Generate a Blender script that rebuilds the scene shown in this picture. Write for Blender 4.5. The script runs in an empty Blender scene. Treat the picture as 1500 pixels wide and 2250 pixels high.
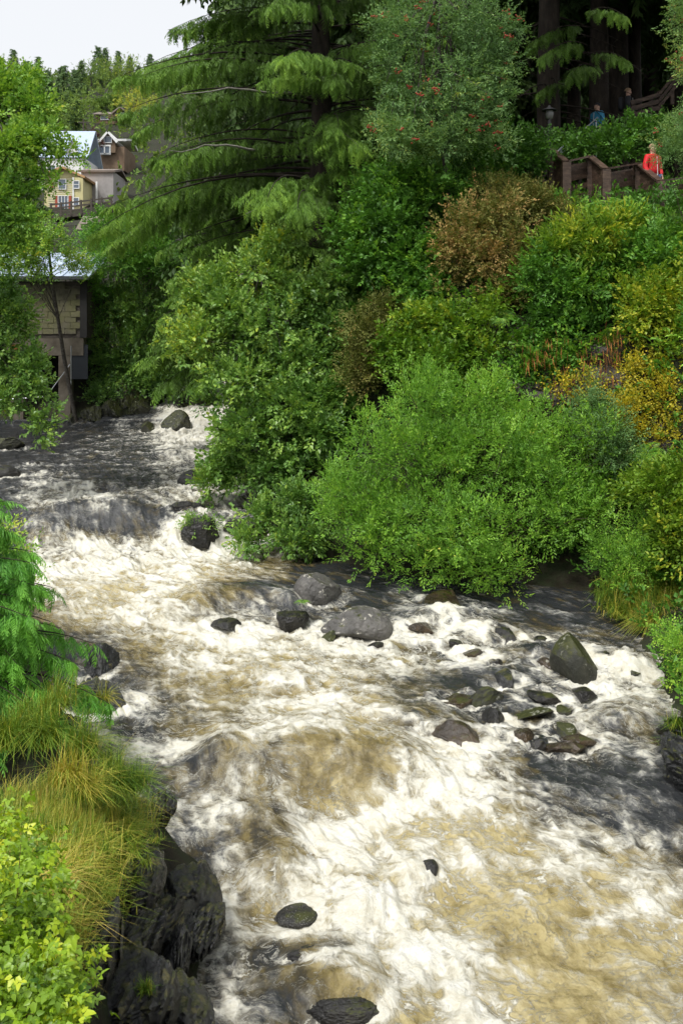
import bpy, bmesh, math, random
import numpy as np
from mathutils import Vector, Matrix

SC = bpy.context.scene
COL = SC.collection
R = math.radians
FPX, ZC = 2200.0, 6.0          # focal length in photo pixels, height of the eye above the lowest water

# ------------------------------------------------------------------ camera
cam = bpy.data.cameras.new('camera')
cam.sensor_fit = 'VERTICAL'; cam.sensor_height = 36.0; cam.sensor_width = 24.0
cam.lens = 36.0 * FPX / 2250.0
cam.shift_y = -375.0 / 2250.0          # level camera with a dropped front, so uprights stay upright
cam.clip_end = 3000
cam_o = bpy.data.objects.new('camera', cam); COL.objects.link(cam_o)
cam_o.location = (0, 0, ZC); cam_o.rotation_euler = (R(90), 0, 0)
SC.camera = cam_o

# ------------------------------------------------------------------ overcast daylight
SUN_EL, SUN_AZ = 58.0, 215.0           # azimuth measured clockwise from +Y (away from the camera)
w = bpy.data.worlds.new('World'); SC.world = w; w.use_nodes = True
nt = w.node_tree; nt.nodes.clear()
sky = nt.nodes.new('ShaderNodeTexSky'); sky.sky_type = 'NISHITA'; sky.sun_disc = False
sky.sun_elevation = R(SUN_EL); sky.sun_rotation = R(SUN_AZ); sky.dust_density = 6.0; sky.air_density = 1.0; sky.ozone_density = 1.0
hs = nt.nodes.new('ShaderNodeHueSaturation'); hs.inputs['Saturation'].default_value = 0.14; hs.inputs['Value'].default_value = 1.0
bg = nt.nodes.new('ShaderNodeBackground'); bg.inputs['Strength'].default_value = 0.15
out = nt.nodes.new('ShaderNodeOutputWorld')
cl = nt.nodes.new('ShaderNodeMix'); cl.data_type = 'RGBA'; cl.inputs[0].default_value = 0.72      # an even layer of cloud over the clear sky
cl.inputs[7].default_value = (3.3, 3.4, 3.55, 1)
nt.links.new(sky.outputs[0], hs.inputs['Color']); nt.links.new(hs.outputs[0], cl.inputs[6]); nt.links.new(cl.outputs[2], bg.inputs['Color']); nt.links.new(bg.outputs[0], out.inputs[0])
sun = bpy.data.lights.new('sun', 'SUN'); sun.energy = 1.5; sun.angle = R(12); sun.color = (1.0, 0.97, 0.92)
sun_o = bpy.data.objects.new('sun', sun); COL.objects.link(sun_o)
_el, _az = R(SUN_EL), R(SUN_AZ)
_dir = Vector((math.sin(_az) * math.cos(_el), math.cos(_az) * math.cos(_el), math.sin(_el)))   # towards the sun
sun_o.rotation_euler = _dir.to_track_quat('Z', 'Y').to_euler(); sun_o.location = (0, 0, 60)
SC.view_settings.view_transform = 'Standard'; SC.view_settings.look = 'None'
SC.view_settings.exposure = 0.93; SC.view_settings.gamma = 1.0; SC.view_settings.use_curve_mapping = False
SC.render.engine = 'CYCLES'
SC.cycles.use_denoising = True
SC.cycles.use_adaptive_sampling = True; SC.cycles.adaptive_threshold = 0.025
SC.cycles.max_bounces = 4; SC.cycles.diffuse_bounces = 3; SC.cycles.glossy_bounces = 2; SC.cycles.transmission_bounces = 3
SC.cycles.caustics_reflective = False; SC.cycles.caustics_refractive = False

# ------------------------------------------------------------------ helpers
def rngf(seed): return np.random.default_rng(seed)
def at(px, py, Y): return np.array([(px - 750) / FPX * Y, Y, ZC - (py - 750) / FPX * Y])
def unit(v): return v / (np.linalg.norm(v, axis=-1, keepdims=True) + 1e-9)

_pr = rngf(11)
_PERM = np.concatenate([_pr.permutation(1024)] * 2 + [np.arange(1024)])
_G = unit(_pr.normal(size=(1024, 3)))
def perlin(x, y, z=0.0):
    x, y = np.asarray(x, float), np.asarray(y, float); z = np.zeros_like(x) + z
    xi, yi, zi = np.floor(x), np.floor(y), np.floor(z)
    xf, yf, zf = x - xi, y - yi, z - zi
    xi, yi, zi = xi.astype(int) & 1023, yi.astype(int) & 1023, zi.astype(int) & 1023
    u, v, w_ = [t * t * t * (t * (t * 6 - 15) + 10) for t in (xf, yf, zf)]
    r = 0
    for a in (0, 1):
        ha = _PERM[(xi + a) & 1023]; wa = u if a else 1 - u
        for b in (0, 1):
            hb = _PERM[(ha + yi + b) & 1023]; wb = v if b else 1 - v
            for c in (0, 1):
                g = _G[_PERM[(hb + zi + c) & 1023]]
                wc = w_ if c else 1 - w_
                r = r + wa * wb * wc * (g[..., 0] * (xf - a) + g[..., 1] * (yf - b) + g[..., 2] * (zf - c))
    return r * 1.5
def fbm(x, y, z=0.0, o=4, gain=0.5, ridged=False):
    s, a, n = 0, 1.0, 0
    for i in range(o):
        p = perlin(np.asarray(x) * 2 ** i + 17.3 * i, np.asarray(y) * 2 ** i + 5.1 * i, np.asarray(z) * 2 ** i + 3.7 * i)
        s = s + a * ((1 - 2 * np.abs(p)) if ridged else p); n += a; a *= gain
    return s / n

def make_mesh(name, V, faces, mat=None, smooth=False, attrs=None, matidx=None):
    """faces: list of int arrays (n,3) or (n,4)."""
    V = np.asarray(V, np.float32)
    faces = [np.asarray(f, np.int32) for f in faces if len(f)]
    me = bpy.data.meshes.new(name)
    me.vertices.add(len(V)); me.vertices.foreach_set('co', V.ravel())
    nl = sum(f.size for f in faces); nf = sum(len(f) for f in faces)
    me.loops.add(nl); me.loops.foreach_set('vertex_index', np.concatenate([f.ravel() for f in faces]))
    me.polygons.add(nf)
    tot = np.concatenate([np.full(len(f), f.shape[1], np.int32) for f in faces])
    me.polygons.foreach_set('loop_start', np.concatenate([[0], np.cumsum(tot)[:-1]]).astype(np.int32))
    if matidx is not None: me.polygons.foreach_set('material_index', np.asarray(matidx, np.int32))
    me.polygons.foreach_set('use_smooth', np.full(nf, smooth, bool))
    for k, d in (attrs or {}).items():
        d = np.asarray(d, np.float32)
        if d.ndim == 2:
            a = me.attributes.new(k, 'FLOAT_VECTOR', 'POINT'); a.data.foreach_set('vector', d.ravel())
        else:
            a = me.attributes.new(k, 'FLOAT', 'POINT'); a.data.foreach_set('value', d)
    if mat is not None:
        for m in (mat if isinstance(mat, (list, tuple)) else [mat]): me.materials.append(m)
    me.update(); me.validate()
    return me
def tag(o, label=None, cat=None, group=None, kind=None):
    for k, v in (('label', label), ('category', cat), ('group', group), ('kind', kind)):
        if v: o[k] = v
    return o
def link(name, data, parent=None, loc=(0, 0, 0), rot=(0, 0, 0), scale=(1, 1, 1)):
    o = bpy.data.objects.new(name, data); COL.objects.link(o)
    o.location = loc; o.rotation_euler = rot; o.scale = scale
    if parent is not None: o.parent = parent
    return o
def thing(name, label, cat, loc=(0, 0, 0), group=None):
    return tag(link(name, None, None, tuple(float(c) for c in loc)), label, cat, group)
def wpos(o):
    p = np.zeros(3)
    while o is not None: p = p + np.array(o.location); o = o.parent
    return p
def part(name, parent, V, faces, mat, smooth=False, attrs=None, kind=None, label=None):
    """a mesh given in world coordinates, made a child of parent"""
    V = np.asarray(V, float) - wpos(parent)
    o = link(name, make_mesh(name, V, faces, mat, smooth, attrs), parent)
    return tag(o, label, None, None, kind)

CUBE_V = np.array([(x, y, z) for x in (-.5, .5) for y in (-.5, .5) for z in (-.5, .5)])
CUBE_F = np.array([(0, 1, 3, 2), (4, 6, 7, 5), (0, 4, 5, 1), (2, 3, 7, 6), (0, 2, 6, 4), (1, 5, 7, 3)])
def boxes(lst):
    """lst of (center, size[, rotz]) -> V, [F]"""
    V, Fs = [], []
    for i, b in enumerate(lst):
        v = CUBE_V * np.array(b[1])
        if len(b) > 2:
            c, s = math.cos(b[2]), math.sin(b[2]); v = v @ np.array([[c, s, 0], [-s, c, 0], [0, 0, 1]])
        V.append(v + np.array(b[0])); Fs.append(CUBE_F + 8 * i)
    return np.concatenate(V), [np.concatenate(Fs)]
def box_pq(p, q, w_, h, up=(0, 0, 1)):
    """a bar from p to q, w_ across, h along up"""
    p, q = np.array(p, float), np.array(q, float); d = q - p; L = np.linalg.norm(d); x = d / L
    y = unit(np.cross(np.array(up, float), x)); z = np.cross(x, y)
    return (CUBE_V * np.array([L, w_, h])) @ np.array([x, y, z]) + (p + q) / 2
def bars(lst):
    V = [box_pq(*b) for b in lst]
    return np.concatenate(V), [np.concatenate([CUBE_F + 8 * i for i in range(len(V))])]
_board = {}
def board(name, parent, p, q, w_, h, mat, up=(0, 0, 1)):
    """one plank as an object of its own, all planks of a material share one bevelled mesh"""
    p, q = np.array(p, float), np.array(q, float); d = q - p; L = np.linalg.norm(d); x = d / L
    y = unit(np.cross(np.array(up, float), x)); z = np.cross(x, y)
    if mat.name not in _board: _board[mat.name] = make_mesh(name, CUBE_V, [CUBE_F], mat)
    o = link(name, _board[mat.name], parent, tuple((p + q) / 2 - wpos(parent)), (0, 0, 0), (L, w_, h))
    o.rotation_euler = Matrix(np.array([x, y, z]).T.tolist()).to_euler()
    return o
def tubes(paths, sides=5):
    """paths: list of (points (n,3), radii (n)) -> V, [quads]"""
    V, Q, base = [], [], 0
    a = np.linspace(0, 2 * np.pi, sides, endpoint=False)
    for P, rad in paths:
        P = np.asarray(P, float); n = len(P); rad = np.broadcast_to(np.asarray(rad, float), (n,))
        T = unit(np.gradient(P, axis=0))
        ref = np.where(np.abs(T[:, 2:3]) > 0.9, np.array([[1., 0, 0]]), np.array([[0, 0, 1.]]))
        ref = np.repeat(ref[:1], n, 0)
        X = unit(np.cross(ref, T)); Yv = np.cross(T, X)
        ring = P[:, None] + rad[:, None, None] * (np.cos(a)[None, :, None] * X[:, None] + np.sin(a)[None, :, None] * Yv[:, None])
        V.append(ring.reshape(-1, 3))
        i = np.arange(n - 1)[:, None] * sides; j = np.arange(sides)[None]; k = (j + 1) % sides
        Q.append((base + np.stack([i + j, i + k, i + sides + k, i + sides + j], -1)).reshape(-1, 4))
        base += n * sides
    return np.concatenate(V), [np.concatenate(Q)]
def bez(p0, p1, p2, n=7):
    t = np.linspace(0, 1, n)[:, None]
    return (1 - t) ** 2 * p0 + 2 * t * (1 - t) * p1 + t * t * p2
def lathe(profile, center, sides=16):
    pr = np.asarray(profile, float); a = np.linspace(0, 2 * np.pi, sides, endpoint=False)
    V = np.stack([pr[:, None, 0] * np.cos(a), pr[:, None, 0] * np.sin(a), np.repeat(pr[:, 1:2], sides, 1)], -1).reshape(-1, 3) + np.array(center)
    n = len(pr); i = np.arange(n - 1)[:, None] * sides; j = np.arange(sides)[None]; k = (j + 1) % sides
    return V, [np.stack([i + j, i + k, i + sides + k, i + sides + j], -1).reshape(-1, 4)]

# ------------------------------------------------------------------ materials
def new_mat(name):
    m = bpy.data.materials.new(name); m.use_nodes = True
    n = m.node_tree; b = n.nodes['Principled BSDF']
    return m, n, b
def ramp(n, stops, fac=None, interp='LINEAR'):
    r = n.nodes.new('ShaderNodeValToRGB'); r.color_ramp.interpolation = interp
    e = r.color_ramp.elements
    while len(e) < len(stops): e.new(0.5)
    for el, (p, c) in zip(e, stops): el.position = p; el.color = (*c, 1)
    if fac is not None: n.links.new(fac, r.inputs[0])
    return r
def math_n(n, op, a, b=None, clamp=False):
    m = n.nodes.new('ShaderNodeMath'); m.operation = op; m.use_clamp = clamp
    for i, v in enumerate((a, b)):
        if v is None: continue
        if isinstance(v, (int, float)): m.inputs[i].default_value = v
        else: n.links.new(v, m.inputs[i])
    return m.outputs[0]
def noise_n(n, vec, scale, detail=4, rough=0.55, dist=0.0):
    t = n.nodes.new('ShaderNodeTexNoise'); t.inputs['Scale'].default_value = scale
    t.inputs['Detail'].default_value = detail; t.inputs['Roughness'].default_value = rough; t.inputs['Distortion'].default_value = dist
    if vec is not None: n.links.new(vec, t.inputs['Vector'])
    return t
def mixc(n, fac, a, b, blend='MIX'):
    m = n.nodes.new('ShaderNodeMix'); m.data_type = 'RGBA'; m.blend_type = blend
    for s, v in ((m.inputs[0], fac), (m.inputs[6], a), (m.inputs[7], b)):
        if isinstance(v, (int, float)): s.default_value = v
        elif isinstance(v, tuple): s.default_value = (*v, 1)
        else: n.links.new(v, s)
    return m.outputs[2]
def mapr(n, v, a, b, c=0.0, d=1.0, smooth=False):
    m = n.nodes.new('ShaderNodeMapRange'); m.interpolation_type = 'SMOOTHSTEP' if smooth else 'LINEAR'
    for i, x in enumerate((v, a, b, c, d)):
        if isinstance(x, (int, float)): m.inputs[i].default_value = x
        else: n.links.new(x, m.inputs[i])
    return m.outputs[0]
def attr_n(n, name):
    a = n.nodes.new('ShaderNodeAttribute'); a.attribute_name = name; return a
def bump_n(n, b, h, strength, dist=0.02):
    bp = n.nodes.new('ShaderNodeBump'); bp.inputs['Strength'].default_value = strength; bp.inputs['Distance'].default_value = dist
    n.links.new(h, bp.inputs['Height']); n.links.new(bp.outputs[0], b.inputs['Normal']); return bp
def leaf_mat(name, stops, trans=0.3, rough=0.5, spec=0.35, lift=1.95):
    stops = [(p, tuple(min(.6, c * lift * g) for c, g in zip(k, (1.12, 1.0, .8)))) for p, k in stops]
    m, n, b = new_mat(name)
    c = ramp(n, stops, attr_n(n, 'tint').outputs['Fac'])
    n.links.new(c.outputs[0], b.inputs['Base Color']); b.inputs['Roughness'].default_value = rough
    b.inputs['Specular IOR Level'].default_value = spec
    t = n.nodes.new('ShaderNodeBsdfTranslucent')
    br = mixc(n, 1.0, c.outputs[0], (1.25, 1.2, 0.7), 'MULTIPLY'); n.links.new(br, t.inputs['Color'])
    mx = n.nodes.new('ShaderNodeMixShader'); mx.inputs[0].default_value = trans
    n.links.new(b.outputs[0], mx.inputs[1]); n.links.new(t.outputs[0], mx.inputs[2])
    n.links.new(mx.outputs[0], n.nodes['Material Output'].inputs['Surface'])
    return m
def noisy_mat(name, cols, scale=3.0, detail=6, rough=0.8, bump=0.4, bscale=None, stretch=(1, 1, 1), spec=0.3, space='pos', dist=0.03):
    m, n, b = new_mat(name)
    g = n.nodes.new('ShaderNodeNewGeometry'); mp = n.nodes.new('ShaderNodeMapping'); mp.inputs['Scale'].default_value = stretch
    src = g.outputs['Position']
    if space == 'obj': src = n.nodes.new('ShaderNodeTexCoord').outputs['Object']
    n.links.new(src, mp.inputs[0])
    t = noise_n(n, mp.outputs[0], scale, detail, 0.62)
    r = ramp(n, [(0.3 + 0.4 * i / max(1, len(cols) - 1), c) for i, c in enumerate(cols)], t.outputs['Fac'])
    n.links.new(r.outputs[0], b.inputs['Base Color']); b.inputs['Roughness'].default_value = rough; b.inputs['Specular IOR Level'].default_value = spec
    if bump:
        t2 = noise_n(n, mp.outputs[0], bscale or scale * 4, 6, 0.65); bump_n(n, b, t2.outputs['Fac'], bump, dist)
    return m
def plain_mat(name, col, rough=0.6, spec=0.4, metal=0.0, var=0.12, scale=2.0):
    lo = tuple(c * (1 - var) for c in col); hi = tuple(c * (1 + var) for c in col)
    m = noisy_mat(name, [lo, hi], scale, 5, rough, 0.1, spec=spec)
    m.node_tree.nodes['Principled BSDF'].inputs['Metallic'].default_value = metal
    return m
# ------------------------------------------------------------------ the river
ZB_Y = [5, 9, 10.6, 11.6, 12.6, 14, 16.5, 18, 19.2, 20.2, 22.6, 23.5, 24.6, 30, 36, 41.5, 42.6, 43.6, 45, 60, 90]
ZB_Z = [-.15, 0, .06, .18, .42, .52, .62, .72, .86, 1.0, 1.08, 1.18, 1.80, 1.95, 2.08, 2.2, 2.35, 2.75, 3.0, 3.6, 5]
def zb(Y): return np.interp(Y, ZB_Y, ZB_Z)
def on_water(px, py, dz=0.0):
    Y = 15.0
    for _ in range(60): Y = 0.5 * Y + 0.5 * (ZC - zb(Y) - dz) * FPX / (py - 750.0)
    return at(px, py, Y)

# outline of the river, world metres (left bank upstream, then right bank back down)
RIV_L = [(-1.2, 4), (-1.25, 7.5), (-1.3, 8.8), (-1.35, 10.2), (-1.38, 11.2), (-2.1, 11.6), (-2.75, 12.5), (-3.6, 13.8), (-4.3, 15.2), (-4.9, 17), (-6.3, 20), (-8.6, 24), (-11.2, 30.5), (-14.5, 35), (-17.5, 39), (-17.5, 43.2), (-10.9, 43.3), (-8.5, 43.9), (-8.2, 46), (-9, 52), (-9, 62)]
RIV_R = [(-4.5, 62), (-4.8, 52), (-5.2, 45), (-5.1, 41), (-4.3, 36), (-3.2, 30), (-2.4, 26), (-1.6, 24), (-.4, 22.6), (.6, 21.3), (2.0, 20.6), (3.6, 20.6), (4.8, 20.0), (5.3, 18.6), (5.1, 17), (4.9, 15.5), (4.75, 14), (4.6, 12.6), (5.0, 11.2), (5.3, 9), (5.4, 4)]
RIV = np.array(RIV_L + RIV_R)
def riv_dist(x, y):
    """signed distance to the river outline: negative in the water; second result True on the left bank"""
    x = np.asarray(x, float); y = np.asarray(y, float)
    A = RIV; B = np.roll(RIV, -1, 0)
    best = np.full(x.shape, 1e9); inside = np.zeros(x.shape, bool)
    for a, b in zip(A, B):
        d = b - a; t = np.clip(((x - a[0]) * d[0] + (y - a[1]) * d[1]) / (d @ d), 0, 1)
        best = np.minimum(best, (x - a[0] - t * d[0]) ** 2 + (y - a[1] - t * d[1]) ** 2)
        c = ((a[1] > y) != (b[1] > y))
        with np.errstate(divide='ignore', invalid='ignore'):
            inside ^= c & (x < (b[0] - a[0]) * (y - a[1]) / (b[1] - a[1]) + a[0])
    d = np.sqrt(best)
    return np.where(inside, -d, d)
MID_Y = [4, 8, 11, 14, 17, 20, 23, 27, 35, 42, 46, 62]
MID_X = [2.6, 2.3, 1.6, .8, -.3, -2.4, -4.6, -6.2, -8.6, -7.6, -6.6, -6.8]
def midx(y): return np.interp(y, MID_Y, MID_X)

# surveyed foam cover and aeration (rows every 50, columns every 100 of the sight lines from the bridge)
FOAM = """0000880000000000 0024990000000000 1233660000000000 2523553000000000 3664663000000000 2331221000000000 1576875300000000
4877653110000000 3655621022100000 2367534223431111 1135786556543322 0023566666543545 0043446653224665 0126436752423455
0025456663443542 0034656556752433 0023434225753332 0023445427864332 0003443887665432 0001432976555543 0000353785756643
0000267767535665 0000364677443465 0000477788533345 0000562168722345 0000463347842234 0000353235872234 0000353234683234""".split()
AER = """0000440000000000 0011330000000000 0011210000000000 0111222000000000 0332331000000000 0111111000000000 0443665420000000
3777764110000000 2688831111111100 1477532111111110 0135776443333211 0014677654221233 0012566653111344 0012356663111233
0011456663222331 0011456776530220 0000344555741000 0001345666852100 0001234688873210 0000234788885421 0000234677777653
0000146677877765 0000156877888776 0000135677777777 0000132468777777 0000132457777777 0000122467777776 0000122467777776""".split()
FOAM = (np.array([[int(c) for c in r] for r in FOAM]) / 9.0) ** 1.28 * 1.04
AER = np.array([[int(c) for c in r] for r in AER]) / 9.0
def survey(M, x, y):
    u = np.clip((750 + FPX * x / y) / 100.0, 0, 14.999)
    v = np.clip((750 + FPX * (ZC - zb(y)) / y - 900) / 50.0, 0, 26.999)
    i, j = v.astype(int), u.astype(int); fv, fu = v - i, u - j
    fv, fu = fv * fv * (3 - 2 * fv), fu * fu * (3 - 2 * fu)
    return (M[i, j] * (1 - fu) + M[i, j + 1] * fu) * (1 - fv) + (M[i + 1, j] * (1 - fu) + M[i + 1, j + 1] * fu) * fv

# water piling over sunken boulders: (px, py, half width, length upstream, length downstream, height)
HUMPS = [(700, 1690, 1.05, 1.3, .42, .42), (490, 1690, .45, .8, .3, .26), (880, 1690, .5, .9, .35, .16), (610, 1935, .38, .6, .25, .26), (790, 2000, .45, .7, .3, .2),
         (560, 1850, .5, 1.0, .5, .12), (520, 1800, .6, 1.2, .5, .10), (250, 1150, 1.1, 1.6, .45, .30), (400, 1165, .5, .8, .35, .30), (120, 1165, .6, 1.2, .4, .2),
         (560, 1320, .6, .8, .3, .25), (450, 1330, .5, .8, .35, .22), (640, 1330, .3, .5, .2, .2), (970, 1360, .6, .6, .3, .22), (1060, 1390, .5, .6, .3, .16), (820, 1560, .6, 1., .5, .12),
         (940, 1590, .55, .7, .35, .18), (1220, 1440, .8, .5, .3, .18), (1370, 1470, .6, .6, .3, .18), (1100, 1480, .6, .5, .3, .12), (700, 2120, .5, .5, .4, .10), (750, 2190, .6, .5, .3, .14),
         (1050, 1830, .8, 1.0, .6, .08), (380, 1100, 1.2, 1.2, .6, .2), (200, 1075, .8, .9, .5, .25), (560, 1100, .9, .9, .5, .15), (420, 1000, 1.5, 1.5, .8, .15), (380, 1340, .7, .8, .5, .15),
         (350, 1470, .9, 1.2, .6, .08), (1380, 1580, .5, .6, .3, .14), (1290, 1960, .7, .8, .4, .08), (1150, 2010, .6, .9, .5, .08), (930, 1940, .3, .5, .2, .15), (640, 1500, .7, .9, .5, .12), (560, 1480, .5, .8, .4, .12)]
_H = [(on_water(h[0], h[1]), h) for h in HUMPS]
STREAM = []
def flow_sn(x, y): return x - midx(y), y
def water_z(x, y, fine=True):
    z = zb(y)
    n, s = flow_sn(x, y)
    f = survey(FOAM, x, y)
    for c, h in _H:
        dx = (x - c[0]) / h[2]; dy = y - c[1]
        t = np.where(dy > 0, dy / h[3], dy / h[4])
        z = z + h[5] * np.exp(-dx * dx - t * t) - 0.25 * h[5] * np.exp(-dx * dx - ((dy + 1.6 * h[4]) / h[4]) ** 2)
    if not fine: return z
    for cx, cy, a_, b_ in STREAM:                      # water piling up on, and breaking round, the rocks that stand in it
        q = np.hypot((x - cx) / a_, (y - cy) / b_); near = q < 3
        ring = np.where(near, np.exp(-((q - 1.1) / .30) ** 2), 0); upst = np.clip((y - cy) / b_, -1, 1)
        f = f + ring * (.34 - .18 * upst); z = z + ring * .05 * upst * min(1.0, a_ / .3)
        tail = np.where(near, np.exp(-((x - cx) / (a_ * .8)) ** 2 - ((y - cy + 1.6 * b_) / (b_ * .9)) ** 2), 0); f = f + .25 * tail
    f = np.clip(f, 0, 1)
    wx = fbm(n * .9 + 3, s * .7, o=3) * .5; wy = fbm(n * .9 - 9, s * .7 + 4, o=3) * .5
    a = fbm(n * 1.1 + wx, s * .9 + wy, 1.0, o=3, ridged=True)                # broad standing waves
    b = fbm(n * 3.2 + wx * 3, s * 2.6 + wy * 3, 4.0, o=3, gain=.55, ridged=True)
    c_ = fbm(n * 9 + wx * 6, s * 7.5 + wy * 6, 7.0, o=3, gain=.6)
    k = 0.25 + 0.9 * f
    crest = 0.5 * a + 0.5 * b
    dist = np.clip(y / 16.0, .8, 2.2)
    return z + k * (0.13 * (a - .45) + 0.085 * (b - .45) * 1.0 + 0.06 * c_) * np.minimum(dist, 1.4), crest, f

def build_water():
    ys = [6.2]
    while ys[-1] < 61: ys.append(ys[-1] + 0.0040 * ys[-1] + 0.005)
    ys = np.array(ys); nx = 370
    lo = np.interp(ys, [p[1] for p in RIV_L], [p[0] for p in RIV_L]) - 1.2
    ro = sorted(RIV_R, key=lambda p: p[1]); hi = np.interp(ys, [p[1] for p in ro], [p[0] for p in ro]) + 1.2
    u = np.linspace(0, 1, nx)
    X = lo[:, None] + (hi - lo)[:, None] * u[None]; Y = np.repeat(ys[:, None], nx, 1)
    x, y = X.ravel(), Y.ravel()
    z, crest, f = water_z(x, y)
    n, s = flow_sn(x, y)
    ny = len(ys); i = np.arange(ny - 1)[:, None] * nx; j = np.arange(nx - 1)[None]
    Q = np.stack([i + j, i + j + 1, i + nx + j + 1, i + nx + j], -1).reshape(-1, 4)
    me = make_mesh('river', np.stack([x, y, z], -1), [Q], water_mat(), True,
                   {'foam': np.clip(f + .10 * survey(AER, x, y), 0, 1), 'aer': survey(AER, x, y), 'crest': crest, 'flow': np.stack([n, s, z], -1)})
    o = link('river', me); tag(o, kind='structure'); return o

def water_mat():
    m, n, b = new_mat('river_water')
    L = n.links
    fl = attr_n(n, 'flow').outputs['Vector']
    mp = n.nodes.new('ShaderNodeMapping'); mp.inputs['Scale'].default_value = (0.85, 1.1, 0.6); L.new(fl, mp.inputs[0])
    wn = noise_n(n, mp.outputs[0], 1.3, 3, 0.5)
    sub = n.nodes.new('ShaderNodeVectorMath'); sub.operation = 'SUBTRACT'; L.new(wn.outputs['Color'], sub.inputs[0]); sub.inputs[1].default_value = (.5, .5, .5)
    sca = n.nodes.new('ShaderNodeVectorMath'); sca.operation = 'SCALE'; L.new(sub.outputs[0], sca.inputs[0]); sca.inputs['Scale'].default_value = 0.55
    add = n.nodes.new('ShaderNodeVectorMath'); add.operation = 'ADD'; L.new(mp.outputs[0], add.inputs[0]); L.new(sca.outputs[0], add.inputs[1])
    v = add.outputs[0]
    n1 = noise_n(n, v, 1.5, 10, 0.62, 0.15).outputs['Fac']
    n2 = noise_n(n, v, 4.0, 9, 0.62, 0.3).outputs['Fac']
    n3 = noise_n(n, v, 11.0, 8, 0.68, 0.2).outputs['Fac']
    def ridge(x): return math_n(n, 'SUBTRACT', 1.0, math_n(n, 'ABSOLUTE', math_n(n, 'MULTIPLY', math_n(n, 'SUBTRACT', x, 0.5), 5.0)), True)
    r2, r3 = ridge(n2), ridge(n3)
    foam, aer, crest = [attr_n(n, k).outputs['Fac'] for k in ('foam', 'aer', 'crest')]
    mp3 = n.nodes.new('ShaderNodeMapping'); mp3.inputs['Scale'].default_value = (1.0, 0.17, 0.5); L.new(fl, mp3.inputs[0])
    add3 = n.nodes.new('ShaderNodeVectorMath'); add3.operation = 'ADD'; L.new(mp3.outputs[0], add3.inputs[0]); L.new(sca.outputs[0], add3.inputs[1])
    strk = math_n(n, 'SUBTRACT', noise_n(n, add3.outputs[0], 6.5, 7, 0.62, 0.1).outputs['Fac'], 0.5)      # fine lines drawn out by the current
    p = mapr(n, n1, 0.30, 0.70)
    p = math_n(n, 'ADD', p, math_n(n, 'MULTIPLY', strk, 0.85))
    p = math_n(n, 'ADD', math_n(n, 'MULTIPLY', p, 0.50), math_n(n, 'MULTIPLY', r2, 0.24))
    p = math_n(n, 'ADD', p, math_n(n, 'MULTIPLY', r3, 0.10))
    p = math_n(n, 'ADD', p, math_n(n, 'MULTIPLY', math_n(n, 'SUBTRACT', noise_n(n, v, 30.0, 5, 0.7, 0.3).outputs['Fac'], 0.5), 0.17))
    p = math_n(n, 'ADD', p, math_n(n, 'MULTIPLY', math_n(n, 'SUBTRACT', crest, 0.45), 0.5))
    th = math_n(n, 'SUBTRACT', 0.885, math_n(n, 'MULTIPLY', foam, 0.65))
    white = mapr(n, p, math_n(n, 'SUBTRACT', th, 0.08), math_n(n, 'ADD', th, 0.24), 0, 1, True)
    rl = ridge(noise_n(n, v, 2.2, 7, 0.6, 0.3).outputs['Fac'])
    lace = math_n(n, 'MAXIMUM', mapr(n, r2, math_n(n, 'SUBTRACT', 1.02, math_n(n, 'MULTIPLY', foam, 0.34)), math_n(n, 'SUBTRACT', 1.14, math_n(n, 'MULTIPLY', foam, 0.34)), 0, 1, True),
                  mapr(n, rl, math_n(n, 'SUBTRACT', 1.02, math_n(n, 'MULTIPLY', foam, 0.22)), math_n(n, 'SUBTRACT', 1.16, math_n(n, 'MULTIPLY', foam, 0.22)), 0, 1, True))
    lace = math_n(n, 'MULTIPLY', lace, mapr(n, n3, .40, .56, 0.15, .9, True))
    white = math_n(n, 'MAXIMUM', white, lace)
    thin = mapr(n, p, math_n(n, 'SUBTRACT', th, 0.26), math_n(n, 'ADD', th, 0.06), 0, 1, True)
    tn = noise_n(n, v, 2.2, 7, 0.6, 0.3).outputs['Fac']
    a2 = mapr(n, math_n(n, 'ADD', aer, math_n(n, 'MULTIPLY', math_n(n, 'ADD', math_n(n, 'MULTIPLY', math_n(n, 'SUBTRACT', tn, 0.5), 1.0), math_n(n, 'ADD', math_n(n, 'MULTIPLY', strk, 0.9), math_n(n, 'MULTIPLY', math_n(n, 'SUBTRACT', n3, 0.5), 0.5))), 1.0)), 0.13, 0.90, 0, 1, False)
    base = ramp(n, [(0, (.024, .026, .028)), (.25, (.058, .047, .024)), (.6, (.185, .145, .056)), (1, (.38, .315, .15))], a2).outputs[0]
    tc = mixc(n, a2, (.22, .22, .21), (.54, .47, .28))
    c1 = mixc(n, math_n(n, 'MULTIPLY', thin, 0.55), base, tc)
    n4 = noise_n(n, v, 26.0, 6, 0.7, 0.3).outputs['Fac']
    wc = ramp(n, [(.28, (.46, .41, .28)), (.5, (.65, .63, .54)), (.66, (.79, .785, .75))], math_n(n, 'ADD', math_n(n, 'MULTIPLY', n2, .6), math_n(n, 'MULTIPLY', n4, .4))).outputs[0]
    c2 = mixc(n, white, c1, wc)
    L.new(c2, b.inputs['Base Color'])
    L.new(mapr(n, white, 0, 1, 0.12, 0.65), b.inputs['Roughness'])
    b.inputs['IOR'].default_value = 1.33
    mp2 = n.nodes.new('ShaderNodeMapping'); mp2.inputs['Scale'].default_value = (0.9, 0.8, 0.8); L.new(fl, mp2.inputs[0])
    w1 = noise_n(n, mp2.outputs[0], 8, 7, 0.62, 0.2).outputs['Fac']
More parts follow.
